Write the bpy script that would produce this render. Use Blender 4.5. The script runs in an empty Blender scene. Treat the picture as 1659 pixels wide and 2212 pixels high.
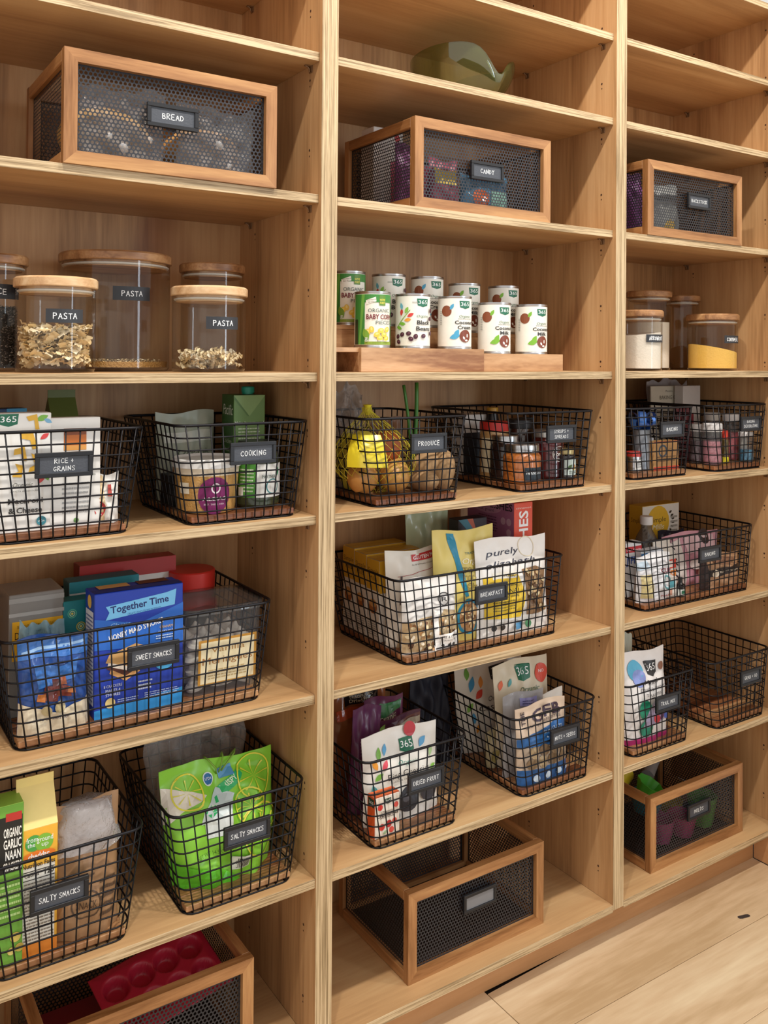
import bpy, bmesh, math, random
from mathutils import Vector, Matrix
random.seed(7)
SC = bpy.context.scene
COL = SC.collection
PI = math.pi
# ------------------------------------------------------------------ camera
FPX, CXP, CYP = 1917.99, 829.5, 754.64
YAW, PITCH, ROLL = 0.5822, 0.0097, 0.0070
ZF = 1.290                      # height of the jar shelf above the floor
CAMP = Vector((-0.7758, -1.3856, 0.0271 + ZF))
_f = Vector((math.sin(YAW)*math.cos(PITCH), math.cos(YAW)*math.cos(PITCH), math.sin(PITCH)))
_r = Vector((math.cos(YAW), -math.sin(YAW), 0)); _u = _r.cross(_f)
CR = _r*math.cos(ROLL) + _u*math.sin(ROLL); CU = -_r*math.sin(ROLL) + _u*math.cos(ROLL)
cd = bpy.data.cameras.new('camera'); cam = bpy.data.objects.new('camera', cd); COL.objects.link(cam)
cam.matrix_world = Matrix(((CR.x, CU.x, -_f.x, CAMP.x), (CR.y, CU.y, -_f.y, CAMP.y), (CR.z, CU.z, -_f.z, CAMP.z), (0, 0, 0, 1)))
cd.sensor_fit = 'VERTICAL'; cd.sensor_height = 36.0; cd.sensor_width = 27.0
cd.lens = FPX*36.0/2212.0
cd.shift_y = -(1106.0-CYP)/2212.0; cd.shift_x = 0.0
cd.clip_start = 0.02
SC.camera = cam
SC.cycles.transparent_max_bounces = 24
# ------------------------------------------------------------------ light
wd = bpy.data.worlds.new('world'); SC.world = wd; wd.use_nodes = True
bg = wd.node_tree.nodes['Background']; bg.inputs[0].default_value = (1.0, 0.955, 0.91, 1); bg.inputs[1].default_value = 0.85
def spot(x, y, z, e, col=(1, 0.945, 0.87), r=0.045, ang=150):
    l = bpy.data.lights.new('ceiling_downlight', 'SPOT'); l.energy = e; l.color = col; l.shadow_soft_size = r
    l.spot_size = math.radians(ang); l.spot_blend = 0.4
    o = bpy.data.objects.new('ceiling_downlight', l); o.location = (x, y, z); COL.objects.link(o)
for lx, le in ((-0.72, 72), (0.33, 72), (1.20, 40)):
    spot(lx, -0.91, 1.86+ZF, le)
wl = bpy.data.lights.new('window_daylight', 'AREA'); wl.shape = 'RECTANGLE'; wl.size = 0.36; wl.size_y = 2.0; wl.energy = 22; wl.color = (0.72, 0.86, 1.0)
wo = bpy.data.objects.new('window_daylight', wl); wo.location = (2.05, -3.6, 1.45); wo.rotation_euler = (math.radians(90), 0, math.radians(27)); COL.objects.link(wo)
vs = SC.view_settings; vs.view_transform = 'Standard'; vs.look = 'None'; vs.gamma = 1.0; vs.use_curve_mapping = False; vs.exposure = 0.30
# ------------------------------------------------------------------ pixel helpers
def ray(u, v): return _f + CR*((u-CXP)/FPX) - CU*((v-CYP)/FPX)
def PY(u, v, y): d = ray(u, v); return CAMP + d*((y-CAMP.y)/d.y)
def PZ(u, v, z): d = ray(u, v); return CAMP + d*((z-CAMP.z)/d.z)
# ------------------------------------------------------------------ materials
def lin(h):
    h = h.lstrip('#'); c = [int(h[i:i+2], 16)/255 for i in (0, 2, 4)]
    return tuple(x/12.92 if x <= .04045 else ((x+.055)/1.055)**2.4 for x in c) + (1,)
MC = {}
def newmat(n):
    m = bpy.data.materials.new(n); m.use_nodes = True
    return m, m.node_tree, m.node_tree.nodes['Principled BSDF']
def M(hexc, rough=0.5, metal=0.0, coat=0.0, bump=0.0, bscale=60.0):
    k = (hexc, rough, metal, coat, bump, bscale)
    if k in MC: return MC[k]
    m, nt, b = newmat('plain_'+hexc.strip('#')); L = nt.links.new
    c = lin(hexc)
    b.inputs['Roughness'].default_value = rough; b.inputs['Metallic'].default_value = metal
    b.inputs['Coat Weight'].default_value = coat
    tc = nt.nodes.new('ShaderNodeTexCoord')
    n = nt.nodes.new('ShaderNodeTexNoise'); n.inputs['Scale'].default_value = bscale; n.inputs['Detail'].default_value = 3
    L(tc.outputs['Object'], n.inputs['Vector'])
    mx = nt.nodes.new('ShaderNodeMix'); mx.data_type = 'RGBA'; mx.inputs[6].default_value = tuple(x*.93 for x in c[:3])+(1,); mx.inputs[7].default_value = tuple(min(1, x*1.05) for x in c[:3])+(1,)
    L(n.outputs['Fac'], mx.inputs[0]); L(mx.outputs[2], b.inputs['Base Color'])
    if bump:
        bp = nt.nodes.new('ShaderNodeBump'); bp.inputs['Strength'].default_value = bump; bp.inputs['Distance'].default_value = 0.004
        L(n.outputs['Fac'], bp.inputs['Height']); L(bp.outputs[0], b.inputs['Normal'])
    MC[k] = m; return m
def wood(name, c0, c1, c2, scale=(1.2, 14, 14), rough=0.45, knots=0.0, stripes=0.0, rnd=True, lo=.30, hi=.72):
    """stretched-noise grain; scale is noise frequency along x,y,z"""
    m, nt, b = newmat(name); L = nt.links.new; N = nt.nodes.new
    tc = N('ShaderNodeTexCoord'); oi = N('ShaderNodeObjectInfo')
    ad = N('ShaderNodeVectorMath'); ad.operation = 'ADD'
    cb = N('ShaderNodeCombineXYZ'); mu = N('ShaderNodeMath'); mu.operation = 'MULTIPLY'; mu.inputs[1].default_value = 37.0 if rnd else 0
    L(oi.outputs['Random'], mu.inputs[0]); L(mu.outputs[0], cb.inputs[0]); L(mu.outputs[0], cb.inputs[1]); L(mu.outputs[0], cb.inputs[2])
    L(tc.outputs['Object'], ad.inputs[0]); L(cb.outputs[0], ad.inputs[1])
    mp = N('ShaderNodeMapping'); mp.inputs['Scale'].default_value = scale; L(ad.outputs[0], mp.inputs[0])
    n1 = N('ShaderNodeTexNoise'); n1.inputs['Scale'].default_value = 1.0; n1.inputs['Detail'].default_value = 5; n1.inputs['Distortion'].default_value = 0.6
    L(mp.outputs[0], n1.inputs['Vector'])
    mp2 = N('ShaderNodeMapping'); mp2.inputs['Scale'].default_value = tuple(s*9 for s in scale); L(ad.outputs[0], mp2.inputs[0])
    n2 = N('ShaderNodeTexNoise'); n2.inputs['Scale'].default_value = 1.0; n2.inputs['Detail'].default_value = 3; L(mp2.outputs[0], n2.inputs['Vector'])
    cr = N('ShaderNodeValToRGB'); e = cr.color_ramp.elements
    e[0].position = lo; e[0].color = lin(c0); e[1].position = hi; e[1].color = lin(c2)
    x = cr.color_ramp.elements.new(.5); x.color = lin(c1)
    mixf = N('ShaderNodeMath'); mixf.operation = 'MULTIPLY_ADD'; mixf.inputs[1].default_value = .30 + stripes
    sub = N('ShaderNodeMath'); sub.operation = 'SUBTRACT'; sub.inputs[1].default_value = .5; L(n2.outputs['Fac'], sub.inputs[0])
    L(sub.outputs[0], mixf.inputs[0]); L(n1.outputs['Fac'], mixf.inputs[2]); L(mixf.outputs[0], cr.inputs[0])
    col = cr.outputs[0]
    if knots:
        mp3 = N('ShaderNodeMapping'); mp3.inputs['Scale'].default_value = tuple(max(2.2, s*.45) for s in scale); L(ad.outputs[0], mp3.inputs[0])
        n3 = N('ShaderNodeTexNoise'); n3.inputs['Scale'].default_value = 1.0; n3.inputs['Detail'].default_value = 1; L(mp3.outputs[0], n3.inputs['Vector'])
        r3 = N('ShaderNodeValToRGB'); r3.color_ramp.elements[0].position = .66; r3.color_ramp.elements[1].position = .78; L(n3.outputs['Fac'], r3.inputs[0])
        mk = N('ShaderNodeMix'); mk.data_type = 'RGBA'; mk.blend_type = 'MULTIPLY'; mk.inputs[7].default_value = lin('#A87048')
        mf = N('ShaderNodeMath'); mf.operation = 'MULTIPLY'; mf.inputs[1].default_value = knots; L(r3.outputs[0], mf.inputs[0]); L(mf.outputs[0], mk.inputs[0]); L(col, mk.inputs[6]); col = mk.outputs[2]
    L(col, b.inputs['Base Color']); b.inputs['Roughness'].default_value = rough
    bp = N('ShaderNodeBump'); bp.inputs['Strength'].default_value = .12; bp.inputs['Distance'].default_value = .002; L(n2.outputs['Fac'], bp.inputs['Height']); L(bp.outputs[0], b.inputs['Normal'])
    return m
def thinglass(name, tint='#FFFFFF', ior=1.35, rough=0.02, haze=0.0, hazec='#FFFFFF', wr=0.0, wscale=40):
    m = bpy.data.materials.new(name); m.use_nodes = True; nt = m.node_tree; nt.nodes.clear(); L = nt.links.new; N = nt.nodes.new
    out = N('ShaderNodeOutputMaterial'); tr = N('ShaderNodeBsdfTransparent'); tr.inputs[0].default_value = lin(tint)
    gl = N('ShaderNodeBsdfGlossy'); gl.inputs['Roughness'].default_value = rough
    fr = N('ShaderNodeLayerWeight'); fr.inputs[0].default_value = .5; f0 = ((ior-1)/(ior+1))**2
    pw = N('ShaderNodeMath'); pw.operation = 'POWER'; pw.inputs[1].default_value = 4.0; L(fr.outputs['Facing'], pw.inputs[0])
    ma = N('ShaderNodeMath'); ma.operation = 'MULTIPLY_ADD'; ma.inputs[1].default_value = (1-f0)*.8; ma.inputs[2].default_value = f0; L(pw.outputs[0], ma.inputs[0])
    mx = N('ShaderNodeMixShader'); L(ma.outputs[0], mx.inputs[0])
    base = tr.outputs[0]
    if haze:
        df = N('ShaderNodeBsdfDiffuse'); df.inputs[0].default_value = lin(hazec); h = N('ShaderNodeMixShader'); h.inputs[0].default_value = haze
        L(base, h.inputs[1]); L(df.outputs[0], h.inputs[2]); base = h.outputs[0]
    L(base, mx.inputs[1]); L(gl.outputs[0], mx.inputs[2]); L(mx.outputs[0], out.inputs[0])
    if wr:
        tc = N('ShaderNodeTexCoord'); n = N('ShaderNodeTexNoise'); n.inputs['Scale'].default_value = wscale; n.inputs['Detail'].default_value = 4; L(tc.outputs['Object'], n.inputs['Vector'])
        bp = N('ShaderNodeBump'); bp.inputs['Strength'].default_value = wr; bp.inputs['Distance'].default_value = .02; L(n.outputs['Fac'], bp.inputs['Height'])
        L(bp.outputs[0], gl.inputs['Normal']); L(bp.outputs[0], fr.inputs['Normal'])
    return m
W_SIDE = wood('oak_panel_vertical', '#A0774E', '#BE9263', '#CDA374', (16, 16, .9), .5, .6, .15)
W_SHELF = wood('oak_shelf', '#AC855A', '#C0986A', '#CDA97A', (1.1, 16, 16), .45, .30)
W_EDGEH = wood('oak_edge_band_horizontal', '#87704E', '#B79D77', '#CCB48E', (4, 60, 330), .5, 0, .1, True, .36, .60)
W_EDGEV = wood('oak_edge_band_vertical', '#87704E', '#B79D77', '#CCB48E', (330, 60, 4), .5, 0, .1, True, .36, .60)
W_KICK = wood('oak_kick', '#A87A4E', '#BA8A5C', '#C4966A', (1, 12, 12), .5)
W_BIN = wood('acacia_bin_x', '#7C5029', '#A07044', '#B98A58', (3, 34, 34), .4)
W_BINY = wood('acacia_bin_y', '#7C5029', '#A07044', '#B98A58', (34, 3, 34), .4)
W_BINZ = wood('acacia_bin_z', '#7C5029', '#A07044', '#B98A58', (34, 34, 3), .4)
W_LID = wood('acacia_lid', '#7A5233', '#A87A50', '#C79E70', (5, 40, 30), .4)
W_LID2 = wood('pale_acacia_lid', '#B98E62', '#D2AC80', '#E4C59C', (5, 40, 30), .4)
W_RISE = wood('acacia_riser', '#8A5C3A', '#B78C62', '#CFA67C', (4, 22, 22), .42)
W_BRD = [wood('acacia_board_a', '#5E3520', '#7E4A2C', '#96603A', (5, 30, 30), .4), wood('acacia_board_b', '#6A3E26', '#8E5A38', '#A8744A', (5, 30, 30), .4), wood('acacia_board_c', '#845434', '#A87850', '#C4986A', (5, 30, 30), .4)]
W_FLOOR = [wood('oak_floor_a', '#B89A74', '#CDB28E', '#DCC6A4', (1.1, 11, 9), .42, .15, .1, True, .30, .72), wood('oak_floor_b', '#B69872', '#CCB08C', '#DBC5A2', (1.1, 10, 9), .42, .15, .1, True, .30, .72), wood('oak_floor_c', '#BEA27C', '#D2B996', '#DECBAC', (1.1, 12, 9), .42, .1, .1, True, .30, .72)]
BLACKW = M('#17161A', .38, .6)
PERF = M('#35363B', .45, .45)
HOLD = M('#1B1C20', .45, .2)
CARD = M('#43474F', .55, 0, 0, .15, 300)
CHALK = M('#E9ECEE', .8)
GLASS = thinglass('jar_glass', '#F4F3F0', 1.42, .015)
GREENG = thinglass('green_glass', '#D0D4AC', 1.8, .02, .08, '#A8B272')
PLASTIC = thinglass('clear_plastic', '#E8E8E6', 1.45, .08, .10, '#C8CACC')
BAGP = thinglass('clear_bag', '#F2F0EE', 1.8, .12, .22, '#E2DFDC', 1.0, 60)
WALLW = M('#ECEBE8', .8)
CHROME = M('#C9C9CB', .25, 1.0)
PINM = M('#8E6E50', .25, .3)
# ------------------------------------------------------------------ mesh builder
class MB:
    def __init__(s): s.v = []; s.f = []; s.mi = []; s.sm = []; s.mats = []
    def mid(s, m):
        if m not in s.mats: s.mats.append(m)
        return s.mats.index(m)
    def add(s, vs, fs, m, smooth=False):
        o = len(s.v); i = s.mid(m); s.v.extend(tuple(x) for x in vs)
        for f in fs: s.f.append(tuple(o+k for k in f)); s.mi.append(i); s.sm.append(smooth)
        return s
    def box(s, x0, y0, z0, x1, y1, z1, m, b=0.0):
        if b <= 0:
            vs = [(x, y, z) for z in (z0, z1) for y in (y0, y1) for x in (x0, x1)]
            return s.add(vs, [(0, 2, 3, 1), (4, 5, 7, 6), (0, 1, 5, 4), (2, 6, 7, 3), (0, 4, 6, 2), (1, 3, 7, 5)], m)
        X, Y, Z = (x0, x1), (y0, y1), (z0, z1); vs = []; ix = {}
        for i in (0, 1):
            for j in (0, 1):
                for k in (0, 1):
                    sx, sy, sz = (b if i == 0 else -b), (b if j == 0 else -b), (b if k == 0 else -b)
                    for a, q in enumerate(((0, sy, sz), (sx, 0, sz), (sx, sy, 0))):
                        ix[(i, j, k, a)] = len(vs); vs.append((X[i]+q[0], Y[j]+q[1], Z[k]+q[2]))
        g = lambda i, j, k, a: ix[(i, j, k, a)]
        fs = [(g(0,0,0,0), g(0,0,1,0), g(0,1,1,0), g(0,1,0,0)), (g(1,0,0,0), g(1,1,0,0), g(1,1,1,0), g(1,0,1,0)),
              (g(0,0,0,1), g(1,0,0,1), g(1,0,1,1), g(0,0,1,1)), (g(0,1,0,1), g(0,1,1,1), g(1,1,1,1), g(1,1,0,1)),
              (g(0,0,0,2), g(0,1,0,2), g(1,1,0,2), g(1,0,0,2)), (g(0,0,1,2), g(1,0,1,2), g(1,1,1,2), g(0,1,1,2))]
        for k in (0, 1):
            for j in (0, 1): fs.append((g(0,j,k,1), g(1,j,k,1), g(1,j,k,2), g(0,j,k,2)))
            for i in (0, 1): fs.append((g(i,0,k,0), g(i,1,k,0), g(i,1,k,2), g(i,0,k,2)))
        for i in (0, 1):
            for j in (0, 1):
                fs.append((g(i,j,0,0), g(i,j,1,0), g(i,j,1,1), g(i,j,0,1)))
                for k in (0, 1): fs.append((g(i,j,k,0), g(i,j,k,1), g(i,j,k,2)))
        return s.add(vs, fs, m)
    def tube(s, pts, r, m, n=6, closed=False, cap=True):
        P = [Vector(p) for p in pts]; k = len(P); vs = []; fs = []
        nrm = None
        for i in range(k):
            if closed: t = (P[(i+1) % k]-P[i-1])
            else: t = (P[min(i+1, k-1)]-P[max(i-1, 0)])
            t.normalize()
            if nrm is None:
                a = Vector((0, 0, 1)) if abs(t.z) < .9 else Vector((1, 0, 0)); nrm = t.cross(a).normalized()
            nrm = (nrm - t*nrm.dot(t)).normalized(); bi = t.cross(nrm)
            for j in range(n):
                a = 2*PI*j/n; vs.append(P[i] + (nrm*math.cos(a) + bi*math.sin(a))*r)
        for i in range(k if closed else k-1):
            i2 = (i+1) % k
            for j in range(n): fs.append((i*n+j, i*n+(j+1) % n, i2*n+(j+1) % n, i2*n+j))
        if not closed and cap: fs.append(tuple(range(n))[::-1]); fs.append(tuple((k-1)*n+j for j in range(n)))
        return s.add(vs, fs, m, True)
    def lathe(s, prof, m, n=32, c=(0, 0), sx=1.0, sy=1.0, smooth=True, mats=None):
        """prof: [(r,z)]; mats: material per segment"""
        for q in range(len(prof)-1):
            (r0, z0), (r1, z1) = prof[q], prof[q+1]; vs = []; fs = []
            mm = mats[q] if mats else m
            for r, z in ((r0, z0), (r1, z1)):
                for j in range(n): a = 2*PI*j/n; vs.append((c[0]+r*math.cos(a)*sx, c[1]+r*math.sin(a)*sy, z))
            for j in range(n): fs.append((j, (j+1) % n, n+(j+1) % n, n+j))
            s.add(vs, fs, mm, smooth)
        return s
    def grid(s, fn, nu, nv, m, smooth=True, wrap=False):
        vs = [fn(i/nu, j/nv) for j in range(nv+1) for i in range(nu+1)]
        fs = [(j*(nu+1)+i, j*(nu+1)+i+1, (j+1)*(nu+1)+i+1, (j+1)*(nu+1)+i) for j in range(nv) for i in range(nu)]
        return s.add(vs, fs, m, smooth)
    def mesh(s, name):
        me = bpy.data.meshes.new(name); me.from_pydata(s.v, [], s.f)
        for m in s.mats: me.materials.append(m)
        me.polygons.foreach_set('material_index', s.mi); me.polygons.foreach_set('use_smooth', s.sm); me.update(); return me
    def build(s, name, parent=None, loc=(0, 0, 0), rot=(0, 0, 0)):
        return ob(name, s.mesh(name), parent, loc, rot)
def ob(name, me, parent=None, loc=(0, 0, 0), rot=(0, 0, 0)):
    o = bpy.data.objects.new(name, me); COL.objects.link(o); o.parent = parent; o.location = loc; o.rotation_euler = rot; return o
def empty(name, loc=(0, 0, 0), rot=(0, 0, 0)):
    o = ob(name, None, None, loc, rot); o.empty_display_size = .03; return o
USED = set()
def tag(o, label, cat, group=None, kind=None):
    o['label'] = label; o['category'] = cat
    if group: o['group'] = group
    if kind: o['kind'] = kind
    return o
# ------------------------------------------------------------------ lettering
TXT = {}
def text2d(st, style=''):
    k = (st, style)
    if k in TXT: return TXT[k]
    c = bpy.data.curves.new('t', 'FONT'); c.body = st; c.size = 1.0; c.resolution_u = 2; c.fill_mode = 'FRONT' if hasattr(c, 'fill_mode') else 'BOTH'
    if 'b' in style: c.offset = .022
    if 'i' in style: c.shear = .28
    o = bpy.data.objects.new('t', c); me = bpy.data.meshes.new_from_object(o)
    vs = [(v.co.x, v.co.y) for v in me.vertices]; fs = [tuple(p.vertices) for p in me.polygons]
    bpy.data.objects.remove(o); bpy.data.curves.remove(c); bpy.data.meshes.remove(me)
    if not vs: vs = [(0, 0)]
    xs = [v[0] for v in vs]; x0, x1 = min(xs), max(xs)
    vs = [((x-(x0+x1)/2)/.70, y/.70) for x, y in vs]
    TXT[k] = (vs, fs, (x1-x0)/.70); return TXT[k]
STK = {'A': [[(0,0),(.5,1),(1,0)],[(.2,.38),(.8,.38)]], 'B': [[(0,0),(0,1),(.7,.95),(.8,.72),(.1,.52),(.9,.4),(.85,.08),(0,0)]], 'C': [[(.95,.85),(.6,1),(.15,.75),(.05,.35),(.4,.02),(.95,.12)]],
 'D': [[(0,0),(0,1),(.6,.9),(.95,.5),(.6,.08),(0,0)]], 'E': [[(.85,1),(0,1),(0,0),(.9,0)],[(0,.52),(.75,.52)]], 'F': [[(.85,1),(0,1),(0,0)],[(0,.52),(.7,.52)]], 'G': [[(.9,.85),(.5,1),(.1,.7),(.05,.3),(.45,.02),(.9,.15),(.92,.45),(.55,.45)]],
 'H': [[(0,0),(0,1)],[(.9,0),(.9,1)],[(0,.5),(.9,.5)]], 'I': [[(.2,0),(.2,1)]], 'J': [[(.8,1),(.8,.2),(.4,0),(0,.2)]], 'K': [[(0,0),(0,1)],[(.9,1),(.05,.48),(.95,0)]], 'L': [[(0,1),(0,0),(.8,0)]], 'M': [[(0,0),(.12,1),(.5,.4),(.88,1),(1,0)]],
 'N': [[(0,0),(0,1),(.9,0),(.9,1)]], 'O': [[(.5,1),(.08,.75),(.05,.3),(.45,0),(.9,.25),(.95,.7),(.5,1)]], 'P': [[(0,0),(0,1),(.75,.95),(.85,.65),(.05,.45)]], 'R': [[(0,0),(0,1),(.75,.95),(.85,.68),(.1,.5),(.95,0)]], 'S': [[(.9,.88),(.5,1),(.1,.8),(.3,.55),(.8,.4),(.85,.12),(.4,0),(.02,.12)]],
 'T': [[(0,1),(1,1)],[(.5,1),(.5,0)]], 'U': [[(0,1),(.05,.2),(.45,0),(.85,.2),(.9,1)]], 'W': [[(0,1),(.25,0),(.5,.7),(.75,0),(1,1)]], 'X': [[(0,0),(.9,1)],[(0,1),(.9,0)]], 'Y': [[(0,1),(.45,.5),(.9,1)],[(.45,.5),(.4,0)]], '+': [[(.1,.5),(.7,.5)],[(.4,.8),(.4,.2)]]}
def hand(st, h, w=.62, gap=.24, space=.42, mw=None):
    """hand lettered strokes -> list of quads in 2d, centred"""
    x = 0; segs = []
    rr = random.Random(len(st)*31+ord(st[0]))
    for ch in st:
        if ch == ' ': x += space; continue
        ww = w*(.4 if ch == 'I' else 1); dy = rr.uniform(-.05, .05); sc = rr.uniform(.92, 1.06)
        for pl in STK[ch]:
            for a, b in zip(pl, pl[1:]): segs.append(((x+a[0]*ww)*h, (a[1]*sc+dy)*h, (x+b[0]*ww)*h, (b[1]*sc+dy)*h))
        x += ww+gap
    tw = (x-gap)*h; q = min(1, mw/tw) if mw else 1; segs = [(a*q, b, c*q, d) for a, b, c, d in segs]; tw *= q; th = h*.07; vs = []; fs = []
    for ax, ay, bx, by in segs:
        dx, dy = bx-ax, by-ay; l = math.hypot(dx, dy) or 1; nx, ny = -dy/l*th, dx/l*th; ex, ey = dx/l*th*.7, dy/l*th*.7
        o = len(vs); vs += [(ax+nx-ex-tw/2, ay+ny-ey), (ax-nx-ex-tw/2, ay-ny-ey), (bx-nx+ex-tw/2, by-ny+ey), (bx+nx+ex-tw/2, by+ny+ey)]; fs.append((o, o+1, o+2, o+3))
    return vs, fs
def cut2d(vs, fs, step):
    bm = bmesh.new(); bv = [bm.verts.new((x, y, 0)) for x, y in vs]
    for f in fs:
        try: bm.faces.new([bv[i] for i in f])
        except ValueError: pass
    xs = [v[0] for v in vs]; ys = [v[1] for v in vs]
    for ax, lo, hi in ((0, min(xs), max(xs)), (1, min(ys), max(ys))):
        k = math.floor(lo/step)+1
        while k*step < hi:
            co = [0, 0, 0]; co[ax] = k*step; no = [0, 0, 0]; no[ax] = 1
            bmesh.ops.bisect_plane(bm, geom=bm.verts[:]+bm.edges[:]+bm.faces[:], plane_co=co, plane_no=no); k += 1
    bm.verts.index_update(); v2 = [(v.co.x, v.co.y) for v in bm.verts]; f2 = [tuple(v.index for v in f.verts) for f in bm.faces]; bm.free(); return v2, f2
def ellpts(cx, cy, rx, ry, n=24, rot=0):
    c, s = math.cos(rot), math.sin(rot)
    return [(cx+rx*math.cos(2*PI*i/n)*c-ry*math.sin(2*PI*i/n)*s, cy+rx*math.cos(2*PI*i/n)*s+ry*math.sin(2*PI*i/n)*c) for i in range(n)]
def art(mb, S, w, h, items, step=0, rough=.5, off0=.0003, dl=.00008):
    """print items onto surface S(x,y,off); see item codes below"""
    off = off0
    for it in items:
        c = it[0]; off += dl; lay = []
        if c == 'r':
            _, x0, y0, x1, y1, col = it; lay.append(([(x0*w, y0*h), (x1*w, y0*h), (x1*w, y1*h), (x0*w, y1*h)], [(0, 1, 2, 3)], col))
        elif c == 'e':
            pts = ellpts(it[1]*w, it[2]*h, it[3]*w, it[4]*h, 24, it[6] if len(it) > 6 else 0); lay.append((pts, [tuple(range(len(pts)))], it[5]))
        elif c == 'c':
            pts = ellpts(it[1]*w, it[2]*h, it[3]*w, it[3]*w, 20); lay.append((pts, [tuple(range(20))], it[4]))
        elif c == 'o':
            r = it[3]*w; t = it[4]*w; a = ellpts(it[1]*w, it[2]*h, r, r, 24); b = ellpts(it[1]*w, it[2]*h, r-t, r-t, 24)
            lay.append((a+b, [(i, (i+1) % 24, 24+(i+1) % 24, 24+i) for i in range(24)], it[5]))
        elif c == 'p':
            pts = [(x*w, y*h) for x, y in it[1]]; lay.append((pts, [tuple(range(len(pts)))], it[2]))
        elif c == 'l':
            _, cx, cy, ln, ang, col = it; L = ln*w; n = 6; up = [(L*i/n, math.sin(PI*i/n)*L*.24) for i in range(n+1)]; pts = up+[(x, -y) for x, y in up[-2:0:-1]]
            ca, sa = math.cos(ang), math.sin(ang); pts = [(cx*w+(x-L/2)*ca-y*sa, cy*h+(x-L/2)*sa+y*ca) for x, y in pts]; lay.append((pts, [tuple(range(len(pts)))], col))
        elif c == 't':
            _, st, cx, cy, ht, col = it[:6]; wid = it[6] if len(it) > 6 else None; sty = it[7] if len(it) > 7 else ''; rot = it[8] if len(it) > 8 else 0
            vs, fs, tw = text2d(st, sty); sy = ht*h; sx = sy if not wid else wid*w/max(tw, .01)
            if wid and rot: sx = wid*w/max(tw, .01)
            ca, sa = math.cos(rot), math.sin(rot)
            lay.append(([(cx*w+x*sx*ca-(y-.5)*sy*sa, cy*h+x*sx*sa+(y-.5)*sy*ca) for x, y in vs], fs, col))
        elif c == 'g':
            _, x0, y0, x1, y1, n, col = it; rr = random.Random(int(x0*977+y0*331+n)); vs = []; fs = []
            rh = (y1-y0)*h/n
            for i in range(n):
                x = x0*w; yb = y0*h+i*rh
                while x < x1*w*.97:
                    l = rr.uniform(.05, .16)*(x1-x0)*w; e = min(x+l, x1*w); o = len(vs); vs += [(x, yb+rh*.2), (e, yb+rh*.2), (e, yb+rh*.62), (x, yb+rh*.62)]; fs.append((o, o+1, o+2, o+3)); x = e+.02*(x1-x0)*w
            lay.append((vs, fs, col))
        elif c == 'h':
            _, st, cx, cy, ht, col = it[:6]; vs, fs = hand(st, ht*h, mw=it[6]*w if len(it) > 6 else None); lay.append(([(x+cx*w, y+cy*h-ht*h/2) for x, y in vs], fs, col))
        for vs, fs, col in lay:
            if step: vs, fs = cut2d(vs, fs, step)
            m = col if not isinstance(col, str) else M(col, rough)
            mb.add([S(x, y, off) for x, y in vs], fs, m)
def artwork(parent, S, w, h, items, step=0, rough=.5, name='printed_artwork', dl=.00008):
    mb = MB(); art(mb, S, w, h, items, step, rough, .0003, dl); return mb.build(name, parent)
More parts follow.
